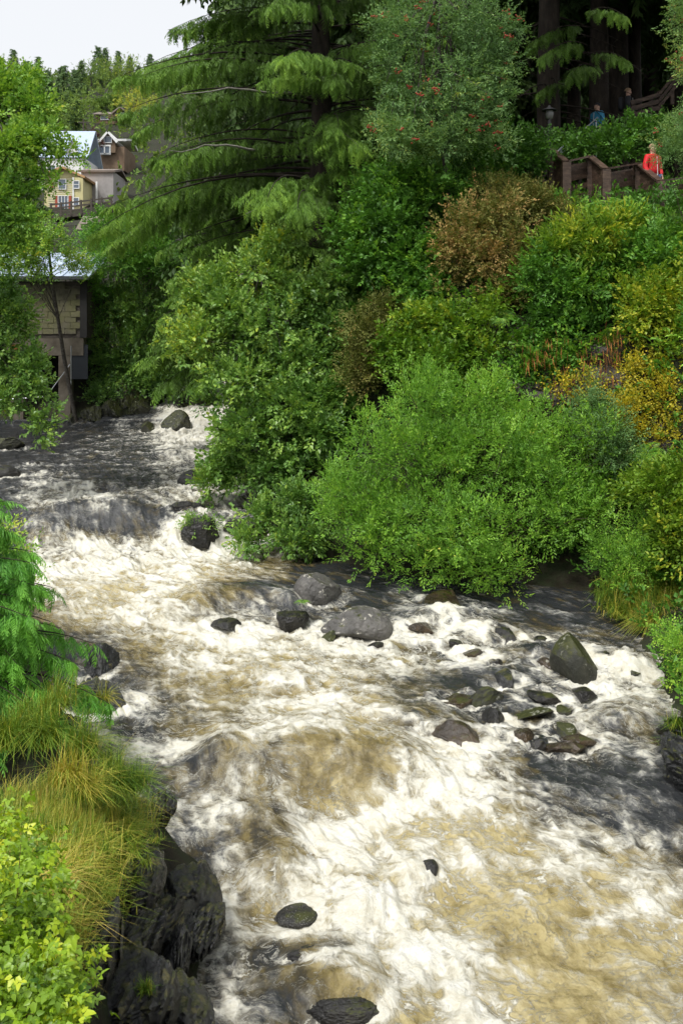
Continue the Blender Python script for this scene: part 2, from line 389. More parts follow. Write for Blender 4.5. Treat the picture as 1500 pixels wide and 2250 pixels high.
    hgt = math_n(n, 'ADD', math_n(n, 'ADD', math_n(n, 'MULTIPLY', w1, 0.6), math_n(n, 'MULTIPLY', strk, 0.5)), math_n(n, 'MULTIPLY', n3, 0.4))
    hgt = math_n(n, 'ADD', hgt, math_n(n, 'MULTIPLY', white, 0.25))
    hgt = math_n(n, 'ADD', hgt, math_n(n, 'MULTIPLY', math_n(n, 'MULTIPLY', n4, white), 0.25))
    bump_n(n, b, hgt, 0.85, 0.06)
    return m
# ------------------------------------------------------------------ the land
LB_Y = [2, 4, 5.2, 6.5, 8, 9.3, 11, 13, 16, 20, 26, 34, 44, 60]
LB_H = [3.1, 2.9, 2.7, 2.35, 1.75, 1.5, 1.1, 1.0, 1.0, .9, .7, .45, .35, 1.5]
def land_z(x, y):
    x = np.asarray(x, float); y = np.asarray(y, float)
    d = riv_dist(x, y); left = x < midx(np.clip(y, 4, 62))
    sst = lambda t: np.clip(t, 0, 1) ** 2 * (3 - 2 * np.clip(t, 0, 1))
    wz = zb(np.clip(y, 5, 90))
    hl = np.interp(y, LB_Y, LB_H)
    zl = wz + hl * sst(d / .95) + np.clip(d - 1, 0, None) * .05
    # the town slope beyond the far bend
    hill = np.interp(y, [45, 60, 80, 110, 140, 180, 260, 350, 420, 900], [0, 2, 6, 10, 17, 28, 50, 75, 92, 110])
    zl = zl + hill
    cen = sst((1.5 - x) / 4)
    cliff = 0.35 * sst(d / .8) + 4.9 * sst((d - 1.2) / 2.2) + 1.9 * sst((d - 3.2) / 3.0) + .16 * np.clip(d - 5, 0, 40)
    mid = 0.9 * sst(d / .8) + .85 * np.clip(d - .3, 0, 4.5) + .30 * np.clip(d - 4.5, 0, 40)
    zr = wz + cliff * (1 - cen) + mid * cen
    far = np.clip(y - 60, 0, None)
    zr = np.minimum(zr, wz + 14 + .12 * far) + far * .10
    out = np.where(left, zl, zr)
    k = sst((y - 52) / 40); out = out * (1 - k) + k * np.maximum(zl, wz + 4 + hill)
    # soften the seam between the two slopes far upstream
    bed = wz - .25 - .5 * sst(-d / 1.2)
    z = np.where(d < 0, bed, out)
    amp = np.clip(d, 0, 3) / 3
    z = z + amp * (.35 * fbm(x * .35, y * .35, 2.0, o=4) + .10 * fbm(x * 1.7, y * 1.7, 5., o=3))
    return z
def build_land():
    ys = [-14.0]
    while ys[-1] < 900: ys.append(ys[-1] + max(.28, .04 * abs(ys[-1] - 8)))
    ys = np.array(ys)
    t = np.linspace(-1, 1, 241); xs = np.sign(t) * (np.abs(t) * 16 + np.abs(t) ** 6 * 600) - 1.5
    X, Y = np.meshgrid(xs, ys); x, y = X.ravel(), Y.ravel()
    z = land_z(x, y); nx, ny = len(xs), len(ys)
    i = np.arange(ny - 1)[:, None] * nx; j = np.arange(nx - 1)[None]
    Q = np.stack([i + j, i + j + 1, i + nx + j + 1, i + nx + j], -1).reshape(-1, 4)
    m = noisy_mat('forest_soil', [(.010, .009, .006), (.022, .018, .010), (.02, .028, .010), (.035, .030, .016)], 1.6, 8, .9, .8, 9, dist=.08)
    tag(link('ground', make_mesh('ground', np.stack([x, y, z], -1), [Q], m, True)), kind='structure')
build_land()

# ------------------------------------------------------------------ rocks
def ico(sub):
    bm = bmesh.new(); bmesh.ops.create_icosphere(bm, subdivisions=sub, radius=1.0)
    V = np.array([v.co[:] for v in bm.verts]); Fc = np.array([[v.index for v in f.verts] for f in bm.faces]); bm.free()
    return V, Fc
ICO = {k: ico(k) for k in (2, 3, 4, 5, 6)}
def rock_mesh(seed, sub=4, cuts=9, cut_lo=.55, rough=.06, strata=None, layers=9, depth=.10):
    V, Fc = ICO[sub]; V = V.copy(); r = rngf(seed)
    for k in range(cuts):
        nn = unit(r.normal(size=3)); dd = r.uniform(cut_lo, .92)
        e = V @ nn - dd; V = V - np.where(e > 0, e, 0)[:, None] * nn * .93
    o = r.uniform(0, 90, 3)
    U = unit(V)
    V = V * (1 + rough * 1.6 * fbm(V[:, 0] * 1.6 + o[0], V[:, 1] * 1.6 + o[1], V[:, 2] * 1.6 + o[2], o=3) + rough * .8 * fbm(V[:, 0] * 6 + o[1], V[:, 1] * 6, V[:, 2] * 6 + o[0], o=3, ridged=True))[:, None]
    if strata is not None:
        sn = unit(np.array(strata, float)); wv = V @ sn * layers + .9 * fbm(V[:, 0] * 1.2 + o[2], V[:, 1] * 1.2, V[:, 2] * 1.2, o=3)
        k = np.floor(wv); h = np.sin(k * 127.1 + seed * 3.7) * 43758.5; h = h - np.floor(h)
        along = unit(np.cross(sn, np.array([.3, .2, 1.]))); cr = fbm(V @ along * 2.2 + k * 7.3, V @ np.cross(sn, along) * 2.2, k * .37, o=2)
        V = V + (U - (U @ sn)[:, None] * sn) * (depth * ((h - .5) + 1.1 * cr))[:, None]
    return V, Fc
def rock(name, label, c, size, rot=(0, 0, 0), seed=1, sub=4, mat=None, cat='rock', group=None, smooth=False, **kw):
    V, Fc = rock_mesh(seed, sub, **kw)
    M = np.array(Matrix.Rotation(rot[2], 3, 'Z') @ Matrix.Rotation(rot[1], 3, 'Y') @ Matrix.Rotation(rot[0], 3, 'X'))
    V = (V * np.array(size)) @ M.T
    o = link(name, make_mesh(name, V, [Fc], mat, smooth), None, tuple(float(t) for t in c))
    return tag(o, label, cat, group)
def rock_mat(name, cols, lichen=None, moss=0.0, rough=.55, spec=.5, scale=2.5, stretch=(1, 1, 1), bstr=.6):
    m, n, b = new_mat(name); L = n.links
    tc = n.nodes.new('ShaderNodeTexCoord'); mp = n.nodes.new('ShaderNodeMapping'); mp.inputs['Scale'].default_value = stretch; L.new(tc.outputs['Object'], mp.inputs[0])
    t = noise_n(n, mp.outputs[0], scale, 9, .66)
    c = ramp(n, [(.3 + .4 * i / (len(cols) - 1), k) for i, k in enumerate(cols)], t.outputs['Fac']).outputs[0]
    g = n.nodes.new('ShaderNodeNewGeometry'); sx = n.nodes.new('ShaderNodeSeparateXYZ'); L.new(g.outputs['Normal'], sx.inputs[0])
    if moss:
        mn = noise_n(n, mp.outputs[0], scale * 1.8, 7, .7).outputs['Fac']
        k = mapr(n, math_n(n, 'ADD', math_n(n, 'MULTIPLY', sx.outputs['Z'], .45), mn), 1.0 - .5 * moss, 1.15 - .5 * moss, 0, 1, True)
        mc = ramp(n, [(.35, (.018, .022, .006)), (.6, (.05, .055, .012)), (.75, (.10, .085, .02))], noise_n(n, mp.outputs[0], 14, 5, .7).outputs['Fac']).outputs[0]
        c = mixc(n, k, c, mc)
    if lichen:
        ln = noise_n(n, mp.outputs[0], 7, 6, .7).outputs['Fac']
        k = mapr(n, math_n(n, 'ADD', ln, math_n(n, 'MULTIPLY', sx.outputs['Z'], .10)), .66, .70, 0, 1, True)
        c = mixc(n, k, c, lichen)
    L.new(c, b.inputs['Base Color'])
    rn = noise_n(n, mp.outputs[0], scale * 3, 5, .6).outputs['Fac']
    L.new(mapr(n, rn, .35, .65, rough - .2, rough + .15), b.inputs['Roughness']); b.inputs['Specular IOR Level'].default_value = spec
    bump_n(n, b, noise_n(n, mp.outputs[0], scale * 5, 9, .7).outputs['Fac'], bstr, .04)
    return m
M_GREY = rock_mat('grey_boulder', [(.045, .043, .040), (.10, .095, .088), (.17, .16, .145)], (.42, .40, .34), .25, .6, .35)
M_MOSSY = rock_mat('mossy_boulder', [(.015, .016, .013), (.036, .037, .028), (.07, .068, .05)], (.20, .20, .16), .75, .6, .35)
M_WET = rock_mat('wet_black_rock', [(.007, .007, .007), (.016, .015, .014), (.034, .031, .026)], None, .25, .40, .35)
M_BROWN = rock_mat('brown_wet_rock', [(.014, .011, .008), (.040, .028, .017), (.10, .066, .034)], None, .2, .32, .55)
M_SLATE = rock_mat('black_slate', [(.008, .009, .010), (.022, .023, .024), (.055, .055, .053)], (.09, .08, .03), .30, .34, .5, 3.0, (1, 1, .5), .9)
# boulders standing in the stream: name, label, px, py of the waterline centre, half sizes, material, seed, extras
def stream_rock(name, label, px, py, size, mat, seed, dz=0.0, rot=0.0, tilt=(0, 0), group='rocks in the rapids', **kw):
    c = on_water(px, py); STREAM.append((c[0], c[1], max(size[0], .12), max(size[1], .12))); c[2] += dz
    kw.setdefault('sub', 4)
    return rock(name, label, c, size, (tilt[0], tilt[1], rot), seed, mat=mat, group=group, **kw)
stream_rock('boulder', 'grey peaked boulder with pale patches, upper of the two big ones below the willow', 700, 1308, (.50, .42, .46), M_GREY, 3, .06, .4, cuts=13, cut_lo=.45, rough=.05, sub=5)
stream_rock('boulder', 'broad rounded grey boulder spotted with white lichen in mid stream', 785, 1385, (.66, .5, .40), M_GREY, 21, .02, -.15, cuts=9, cut_lo=.55, rough=.05, sub=5, strata=(.8, .1, .5), layers=5, depth=.035)
stream_rock('boulder', 'dark grey hollowed boulder with a fern tuft beside the small white fall', 640, 1375, (.33, .3, .34), M_WET, 8, .03, .6, cuts=12, cut_lo=.45, sub=5, rough=.09)
stream_rock('boulder', 'big angular mossy grey block with a slanted top near the far pool', 1262, 1475, (.42, .40, .56), M_MOSSY, 14, .12, .5, (.12, .28), cuts=13, cut_lo=.42, rough=.03)
stream_rock('boulder', 'long smooth black rock awash in the foam at the bottom', 695, 2100, (.38, .18, .15), M_WET, 31, -.01, .1, cuts=8, cut_lo=.5, rough=.09, sub=5)
stream_rock('boulder', 'black wet rock breaking the surface at the bottom edge', 760, 2215, (.36, .18, .13), M_WET, 37, -.02, -.1, cuts=8, cut_lo=.5, rough=.09, sub=5)
stream_rock('boulder', 'small black rock alone in the tan white churn', 945, 1925, (.13, .14, .15), M_WET, 41, .02, .4, cuts=8, cut_lo=.5)
stream_rock('boulder', 'dark rock under the splashing pillow of water left of the churn', 650, 2010, (.24, .2, .07), M_WET, 43, -.01, 0, cuts=6)
stream_rock('boulder', 'dark boulder with a leafy cap splitting the upper fall', 445, 1190, (.52, .42, .42), M_WET, 47, .18, .2, cuts=10, cut_lo=.5, rough=.09, sub=5)
stream_rock('boulder', 'low dark boulder behind the leafy capped one', 410, 1125, (.42, .35, .24), M_WET, 48, .05, .2, cuts=10, cut_lo=.5, rough=.09, sub=5)
stream_rock('boulder', 'dark wet boulder beside the alder twigs at the right of the upper fall', 540, 1170, (.55, .35, .28), M_WET, 49, .05, -.2, cuts=10, cut_lo=.5, rough=.09, sub=5)
stream_rock('boulder', 'black boulder under the alder twigs at the upper stream edge', 425, 1062, (.45, .4, .38), M_WET, 50, .0, .1, cuts=6)
stream_rock('boulder', 'round mossy boulder in the far top rapid', 388, 940, (.62, .5, .62), M_MOSSY, 53, .12, .3, cuts=10, cut_lo=.5, rough=.09, sub=5)
stream_rock('boulder', 'small mossy pointed boulder at the foot of the far outcrop', 325, 945, (.28, .28, .34), M_MOSSY, 54, .05, .2, cuts=7)
stream_rock('boulder', 'yellow mossed boulder on the far shore below the old shed', 10, 985, (.75, .6, .55), M_MOSSY, 55, .05, .2, cuts=10, cut_lo=.5, rough=.09, sub=5)
stream_rock('boulder', 'dark wet rock at the photo edge in the far shallows', 5, 1045, (.6, .4, .28), M_WET, 56, .02, .2, cuts=6)
stream_rock('boulder', 'tiny dark stone in the flat water off the shed shore', 78, 1020, (.22, .16, .14), M_WET, 57, .0, .2, cuts=6)
stream_rock('boulder', 'black mossy rock above the grass topped one by the near hemlock', 217, 1475, (.30, .36, .32), M_SLATE, 61, .10, -.5, (.1, .25), cuts=14, cut_lo=.4, sub=5, rough=.10, strata=(.8, .4, .4), depth=.12)
o_gr = stream_rock('boulder', 'black mossy rock topped with a grass tuft beside the near hemlock', 210, 1552, (.46, .42, .38), M_SLATE, 62, .06, -.45, (.0, .3), cuts=14, cut_lo=.4, sub=5, rough=.10, strata=(.8, .4, .4), depth=.12)
SMALL = [(1095, 1462, .20, .14, .14, M_WET, 'flat dark stone upstream of the tilted slab'), (1105, 1500, .22, .14, .20, M_SLATE, 'black jagged slab pointing up among the shoal stones'), (1062, 1535, .30, .12, .16, M_MOSSY, 'grey tilted slab leaning in the shoal'),
         (1085, 1585, .16, .14, .18, M_WET, 'dark blue grey angular stone at the shoal centre'), (1000, 1540, .28, .18, .10, M_BROWN, 'brown wet stone at the left of the shoal'), (1010, 1625, .38, .22, .16, M_BROWN, 'tan rounded rock under a glassy lip of water'),
         (1280, 1525, .34, .22, .16, M_WET, 'broad dark wet rock below the angular block'), (1190, 1530, .26, .18, .10, M_WET, 'low dark stone in the middle of the shoal'), (1240, 1605, .19, .12, .10, M_MOSSY, 'pointed olive stone near the lower shoal'),
         (1268, 1625, .24, .14, .08, M_BROWN, 'flat brown stone below the pointed olive one'), (1150, 1620, .12, .12, .12, M_BROWN, 'small dark brown stone beside a grey one in the lower shoal'), (1180, 1635, .14, .12, .08, M_WET, 'small grey stone in the lower shoal'),
         (1230, 1645, .16, .12, .08, M_BROWN, 'orange brown stone at the foot of the shoal'), (1265, 1640, .13, .12, .09, M_BROWN, 'ochre stone beside the orange brown one'), (1405, 1462, .26, .2, .16, M_BROWN, 'pinkish brown stone by the shrub at the far pool'),
         (1335, 1455, .22, .2, .15, M_WET, 'dark wet stone beside the angular block'), (1390, 1475, .2, .2, .12, M_MOSSY, 'mossy stone at the small side fall'), (1205, 1455, .18, .16, .12, M_BROWN, 'brown stone touching the angular block'), (1180, 1408, .14, .12, .08, M_WET, 'small dark stone with a twig upstream of the angular block'),
         (1035, 1440, .24, .2, .12, M_BROWN, 'brown stone glazed with water left of the shoal'), (970, 1335, .45, .3, .22, M_BROWN, 'broad wet rock at the willow edge'), (1040, 1375, .22, .2, .10, M_MOSSY, 'low stone in the riffle under the willow'), (930, 1385, .3, .22, .12, M_BROWN, 'sunken tan stone in the riffle right of the boulders'),
         (825, 1420, .16, .1, .07, M_WET, 'small black stone just below the lichen boulder'), (1100, 1400, .25, .2, .12, M_WET, 'rounded wet stone in the riffle'), (1000, 1420, .2, .18, .1, M_WET, 'dark stone just under the riffle foam'), (505, 1375, .34, .24, .22, M_WET, 'blue black rock in the fall left of the hollowed boulder'),
         (720, 1405, .22, .14, .09, M_MOSSY, 'sunken green brown stone below the grey boulders'), (1160, 1570, .28, .2, .09, M_MOSSY, 'olive stone under a sheet of water'), (1240, 1560, .14, .1, .07, M_MOSSY, 'small flat green stone below the dark wet rock')]
for i, (px, py, a, b_, c_, m_, lb) in enumerate(SMALL):
    stream_rock('stone', lb, px, py, (a * 1.35, b_ * 1.3, c_ * 1.15), m_, 100 + i, .0, (i * 1.7) % 3, (.15 * math.sin(i), .25 * math.cos(i * 2)), sub=4, cuts=13, cut_lo=.38, rough=.09)
build_water()
# the black slate of the near bank
def bank_rock(label, px, py, Y, size, rot, seed, strata=(.86, .42, .25), sub=5, mat=None, **kw):
    return rock('slate_outcrop', label, at(px, py, Y), size, rot, seed, sub, mat or M_SLATE, 'rock', 'slate along the near bank', strata=strata, layers=kw.pop('layers', 13), depth=kw.pop('depth', .17), cut_lo=kw.pop('cut_lo', .45), cuts=kw.pop('cuts', 13), **kw)
SLN = (.80, .50, .33)
bank_rock('black slate slab jutting furthest into the water', 408, 1975, 10.1, (.40, .52, .30), (R(-14), R(32), R(-26)), 5, SLN, sub=5, layers=9)
bank_rock('long layered black slate ridge beside the furthest slab', 345, 2040, 9.3, (.26, .72, .34), (R(-12), R(34), R(-24)), 6, SLN, sub=5)
bank_rock('broad slate ridge with a deep crack in mid outcrop', 300, 2085, 8.75, (.26, .64, .36), (R(-12), R(34), R(-22)), 25, SLN, sub=5)
bank_rock('dark slate face under the hanging grass', 272, 1940, 9.1, (.34, .50, .36), (R(-10), R(30), R(-20)), 7, SLN, sub=5)
bank_rock('slate ledge at the bottom below the bramble leaves', 275, 2215, 7.9, (.40, .58, .38), (R(-10), R(32), R(-20)), 9, SLN, sub=5)
bank_rock('low wet slate at the bottom with a single grass tuft', 375, 2235, 8.3, (.42, .45, .24), (R(-4), R(20), R(-14)), 10, SLN)
bank_rock('small dark slate peak above the water behind the grass', 345, 1785, 10.8, (.22, .34, .26), (R(-6), R(22), R(-14)), 12, SLN)
bank_rock('wet slate wall below the near hemlock', 145, 1640, 12.4, (.22, .6, .5), (R(0), R(10), R(-25)), 13, SLN)
bank_rock('mossy slate tip at the water below the long ridge', 398, 2085, 8.95, (.16, .30, .22), (R(-6), R(20), R(-12)), 15, SLN)
bank_rock('slate step between the furthest slab and the foam', 440, 2040, 9.55, (.2, .42, .3), (R(-10), R(30), R(-20)), 28, SLN)
bank_rock('sunken slate edge left of the bottom ledge', 200, 2120, 7.7, (.34, .6, .5), (R(-6), R(18), R(-10)), 27, SLN)
# right bank rocks
bank_rock('jagged black rock at the photo edge with grass', 1492, 1615, 13.6, (.30, .45, .46), (R(0), R(-20), R(20)), 16, (.6, .3, .7), sub=5, cuts=18, cut_lo=.35, rough=.12, depth=.22)
bank_rock('dark wall of rock below the jagged one at the edge', 1530, 1730, 12.6, (.4, .8, .6), (R(0), R(-16), R(10)), 17, (.6, .3, .7), cuts=16, cut_lo=.4, rough=.1)
rock('boulder', 'grey rock under the overhanging grass of the far bank', at(1415, 1375, 18.6), (.5, .45, .5), (0, .1, .3), 71, 4, M_MOSSY, group='rocks in the rapids')
rock('boulder', 'black mossy stone at the shore of the still pool', at(1310, 1345, 19.6), (.34, .3, .3), (0, .1, .3), 72, 4, M_WET, group='rocks in the rapids')
bank_rock('slanting mossy slate ledges above the far rapid', 280, 880, 45.0, (1.0, 1.0, .8), (0, R(35), R(-20)), 18, (.7, .2, .7), mat=M_MOSSY)
bank_rock('long slanting ledge right of the far rapid boulder', 430, 888, 46.5, (1.6, 1.3, .8), (0, R(25), R(-20)), 19, (.6, .2, .8), mat=M_MOSSY)
bank_rock('small slanted ledge beside the pointed mossy boulder', 275, 935, 44.2, (.7, .6, .6), (0, R(35), R(-20)), 20, (.7, .2, .7), mat=M_MOSSY)
for i_, (px, py, Y, s_, lb_) in enumerate([(205, 912, 43.6, .7, 'mossy shore ledge beside the shed posts'), (248, 905, 43.8, .8, 'mossy ledge in the middle of the far shore'), (300, 908, 44.3, .7, 'tilted ledge just left of the pointed mossy boulder'), (165, 925, 43.3, .45, 'low mossy stone at the foot of the shed post')]):
    bank_rock(lb_, px, py, Y, (s_, s_ * .8, s_ * .7), (0, R(32), R(-25 + 8 * i_)), 80 + i_, (.7, .2, .7), mat=M_MOSSY)
# cliff of the right bank
M_CLIFF = rock_mat('wet_cliff', [(.016, .012, .008), (.035, .026, .018), (.07, .055, .042)], (.14, .13, .12), .35, .45, .5, 1.8, (1, 1, .6), .8)
bank_rock('dark wet cliff face hung with roots and orange leaves', 1310, 850, 22.9, (1.9, .9, 1.6), (R(-12), 0, R(6)), 22, (.25, .3, .9), mat=M_CLIFF, sub=5)
bank_rock('dark cliff rock behind the bright willow top', 1130, 830, 23.4, (1.3, .9, 1.5), (R(-10), 0, R(-10)), 23, (.3, .3, .9), mat=M_CLIFF, sub=5)
bank_rock('shaded cliff foot at the photo edge', 1480, 1000, 21.6, (1.3, .8, 1.6), (R(-10), 0, R(12)), 24, (.3, .3, .9), mat=M_CLIFF, sub=5)
# ------------------------------------------------------------------ plant building kit
def frames(d, roll, rnd_up=None):
    """rotation matrices (m,3,3), rows = local x (along d), y, z"""
    x = unit(d); up = np.zeros_like(x); up[:, 2] = 1.0
    bad = np.abs(x[:, 2]) > .97; up[bad] = (1, 0, 0)
    y = unit(np.cross(up, x)); z = np.cross(x, y)
    c, s = np.cos(roll)[:, None], np.sin(roll)[:, None]
    return np.stack([x, y * c + z * s, z * c - y * s], 1)
def leaf_verts(kind):
    if kind == 'd': return np.array([(0, 0, 0), (.45, .5, .12), (1, 0, -.08), (.45, -.5, .12)]), np.array([(0, 2, 1), (0, 3, 2)])
    if kind == 'o':   # oval with a folded midrib
        return np.array([(0, 0, 0), (.30, .42, .10), (.70, .40, .06), (1, 0, -.12), (.70, -.40, .06), (.30, -.42, .10)]), np.array([(0, 3, 2, 1), (0, 5, 4, 3)])
    if kind == 'n':   # narrow
        return np.array([(0, 0, 0), (.4, .5, .06), (1, 0, -.10), (.4, -.5, .06)]), np.array([(0, 2, 1), (0, 3, 2)])
def leaflets(pos, d, roll, ln, wd, kind, tint):
    """loose leaves -> V, F, tint (one shape, vectorised)"""
    LV, LF = leaf_verts(kind)
    M = frames(d, roll)
    T = LV[None] * np.stack([ln, wd, .5 * (ln + wd)], -1)[:, None, :]
    V = np.einsum('mkj,mji->mki', T, M) + pos[:, None]
    k = len(LV); Fc = (LF[None] + (np.arange(len(pos)) * k)[:, None, None]).reshape(-1, LF.shape[1])
    return V.reshape(-1, 3), Fc, np.repeat(tint, k)
def twig_leaves(rng, n, L, ln, wd, ang=55, fan=.35, jit=.35, kind='d', pairs=False):
    """a twig template: leaf bases, directions, rolls along local x"""
    t = np.linspace(.12, 1, n); side = np.where(np.arange(n) % 2 == 0, 1.0, -1.0)
    pos = np.stack([t * L, side * .01, 0 * t], -1) + rng.normal(size=(n, 3)) * .03 * L
    a = R(ang) * (1 - .55 * t) * side
    d = np.stack([np.cos(a), np.sin(a), rng.normal(size=n) * jit], -1)
    d = unit(d + rng.normal(size=(n, 3)) * fan * .6)
    roll = rng.normal(size=n) * jit
    sz = rng.uniform(.7, 1.2, n)
    return leaflets(pos, d, roll, ln * sz, wd * sz, kind, rng.normal(size=n) * .09)
def scatter_twigs(temps, P, D, roll, scale, tint, rng):
    """instances of the templates, returned as one mesh"""
    Vs, Fs, Ts, base = [], [], [], 0
    pick = rng.integers(0, len(temps), len(P)); M = frames(D, roll) * scale[:, None, None]
    for k, (TV, TF, TT) in enumerate(temps):
        q = pick == k; m = int(q.sum())
        if not m: continue
        Vs.append((np.einsum('kj,mji->mki', TV, M[q]) + P[q][:, None]).reshape(-1, 3))
        Fs.append((TF[None] + (base + np.arange(m) * len(TV))[:, None, None]).reshape(-1, TF.shape[1]))
        Ts.append((tint[q][:, None] + TT[None]).ravel()); base += m * len(TV)
    return np.concatenate(Vs), np.concatenate(Fs), np.clip(np.concatenate(Ts), 0, 1)
def merge(parts):
    V, F3, F4, T, b = [], [], [], [], 0
    for v, f, t in parts:
        V.append(v); T.append(t); (F3 if f.shape[1] == 3 else F4).append(f + b); b += len(v)
    return np.concatenate(V), [np.concatenate(x) for x in (F3, F4) if x], np.concatenate(T)
def lobe_points(lobes, n, rng, shell=.22, lump=.28, lumpf=2.6, up=.35, zmin=None):
    """points in the outer shell of a set of ellipsoids and outward directions; lobe = (centre, radii[, tint])"""
    vol = np.array([(l[1][0] * l[1][1] + l[1][0] * l[1][2] + l[1][1] * l[1][2]) for l in lobes]); cnt = (n * vol / vol.sum()).astype(int)
    P, D, T = [], [], []
    for l, m in zip(lobes, cnt):
        c, r = np.array(l[0]), np.array(l[1])
        u = unit(rng.normal(size=(m, 3))); o = rng.uniform(0, 50)
        q = 1 + lump * 1.8 * perlin(u[:, 0] * lumpf + o, u[:, 1] * lumpf + c[0], u[:, 2] * lumpf + c[1])
        rad = q * (1 - np.abs(rng.normal(size=m)) * shell)
        rad = np.clip(rad, .15, 1.5)
        p = c + u * r * rad[:, None]
        P.append(p); D.append(unit(unit(u / r) + np.array([0, 0, up]) + rng.normal(size=(m, 3)) * .35))
        T.append(np.full(m, l[2] if len(l) > 2 else 0.0))
    P, D, T = np.concatenate(P), np.concatenate(D), np.concatenate(T)
    if zmin is not None:
        k = P[:, 2] > zmin(P); P, D, T = P[k], D[k], T[k]
    return P, D, T
def stems(base, targets, rng, r0=.03, n=8, sag=.25, spread=.15, wig=.06):
    out = []
    for t in targets:
        b = base + np.append(rng.normal(size=2) * spread, 0); L = np.linalg.norm(t - b)
        m = .5 * (b + t) + np.array([0, 0, sag * L]) + rng.normal(size=3) * .08 * L
        P = bez(b, m, t, n); P[1:-1] += rng.normal(size=(n - 2, 3)) * wig * L / n
        out.append((P, np.linspace(r0, r0 * .18, n)))
    return out
def water_floor(P): return np.where(riv_dist(P[:, 0], P[:, 1]) < 0, zb(np.clip(P[:, 1], 5, 90)) + .12, land_z(P[:, 0], P[:, 1]) + .05)
BARK = noisy_mat('grey_bark', [(.03, .025, .02), (.075, .065, .055), (.13, .12, .10)], 9, 6, .85, .6, 30)
BARK_D = noisy_mat('dark_conifer_bark', [(.012, .010, .008), (.028, .021, .016), (.05, .04, .03)], 5, 6, .9, .8, 14, stretch=(1, 1, .35))
TWIG = noisy_mat('twig_bark', [(.045, .035, .022), (.10, .08, .055)], 12, 4, .8, .3)
def broadleaf(name, label, base, lobes, n_twigs, mat, leaf=(.07, .04), kind='d', per=9, L=.32, seed=1, trunk=None, n_stems=26, r0=.03, cat='shrub', group=None,
              tint=(.5, .16), shell=.22, lump=.28, up=.35, droop=0.0, twigmat=None, ang=55, clump=6, straggle=3, zfloor=True, jit=.35):
    rng = rngf(seed); base = np.array(base, float)
    o = thing(name, label, cat, base, group)
    if clump:
        sl = []
        for l in lobes:
            c, r = np.array(l[0]), np.array(l[1]); t = l[2] if len(l) > 2 else 0.0
            sl.append((c, tuple(r * .62), t - .05))
            for k in range(clump):
                u = unit(rng.normal(size=3)); u[2] *= .9; s = rng.uniform(.34, .56)
                sl.append((c + u * r * rng.uniform(.42, .68), tuple(r * s), t + .07 * rng.normal()))
            for k in range(straggle):
                u = unit(rng.normal(size=3)); sl.append((c + u * r * rng.uniform(.9, 1.25), tuple(r * rng.uniform(.16, .30)), t + .12 * rng.normal()))
        lobes = sl
    temps = [twig_leaves(rng, per, L, leaf[0], leaf[1], ang=ang, kind=kind, jit=jit) for _ in range(5)]
    P, D, T = lobe_points(lobes, n_twigs, rng, shell, lump, up=up, zmin=water_floor if zfloor else None)
    if droop: D = unit(D - np.array([0, 0, droop]))
    cl = perlin(P[:, 0] * 1.3, P[:, 1] * 1.3, P[:, 2] * 1.3)          # neighbouring twigs share a tone
    tn = tint[0] + T + tint[1] * (.9 * cl + .6 * rng.normal(size=len(P)))
    V, Fc, tt = scatter_twigs(temps, P, D, rng.normal(size=len(P)) * .5, rng.uniform(.75, 1.25, len(P)), tn, rng)
    part('crown', o, V, [Fc], mat, False, {'tint': tt}, kind='stuff')
    tg = P[rng.choice(len(P), min(n_stems, len(P)), replace=False)]
    ctr = np.mean([l[0] for l in lobes], 0)
    if trunk is not None:
        tp, tr = trunk; tp = np.array(tp, float)
        V, Fq = tubes([(tp, np.linspace(tr, tr * .45, len(tp)))], 8)
        part('trunk', o, V, Fq, BARK, True)
        src = [tp[rng.integers(len(tp) // 2, len(tp))] for _ in tg]
        st = []
        for s_, t_ in zip(src, tg): st += stems(s_, [t_ * .96 + s_ * .04], rng, r0, sag=.08, spread=.01)
        V, Fq = tubes(st, 4); part('branches', o, V, Fq, twigmat or BARK, True)
    else:
        V, Fq = tubes(stems(base + np.array([0, 0, -.1]), tg, rng, r0, sag=.18, spread=.2), 4); part('branches', o, V, Fq, twigmat or TWIG, True)
    return o
# ---- conifer sprays
def spray_template(rng, n_side=9, wd=.05, droop=.25, sub=True):
    """flat hemlock spray of unit length along x"""
    pos, d, ln, w_, tn = [], [], [], [], []
    def add(p, q, L, wdt, t): pos.append(p); d.append(q); ln.append(L); w_.append(wdt); tn.append(t)
    for k in range(5):
        t = k / 5; add((t, 0, -droop * t * t), (1, 0, -2 * droop * (t + .1)), .26, wd, t)
    for k in range(n_side):
        for s in (-1, 1):
            t = (k + .3 + .4 * rng.random()) / n_side; L = (.46 * (1 - t) ** .8 + .10) * rng.uniform(.75, 1.15)
            a = R(52) + rng.normal() * .12; p = np.array((t, 0, -droop * t * t)); q = np.array((math.cos(a), s * math.sin(a), -.25 - .45 * rng.random() - droop))
            q = q / np.linalg.norm(q); add(p, q, L, wd, .4 + .5 * t)
            if sub and L > .2:
                for h in (.35, .62):
                    for s2 in (-1, 1):
                        a2 = math.atan2(q[1], q[0]) + s2 * R(48); add(p + q * L * h, np.array((math.cos(a2), math.sin(a2), q[2] - .1)), L * .42 * (1.15 - h), wd * .9, .4 + .5 * t)
    pos, d, ln, w_, tn = [np.array(x, float) for x in (pos, d, ln, w_, tn)]
    return leaflets(pos, unit(d), rng.normal(size=len(pos)) * .35, ln, w_, 'n', (tn - .5) * .25 + rng.normal(size=len(pos)) * .05)
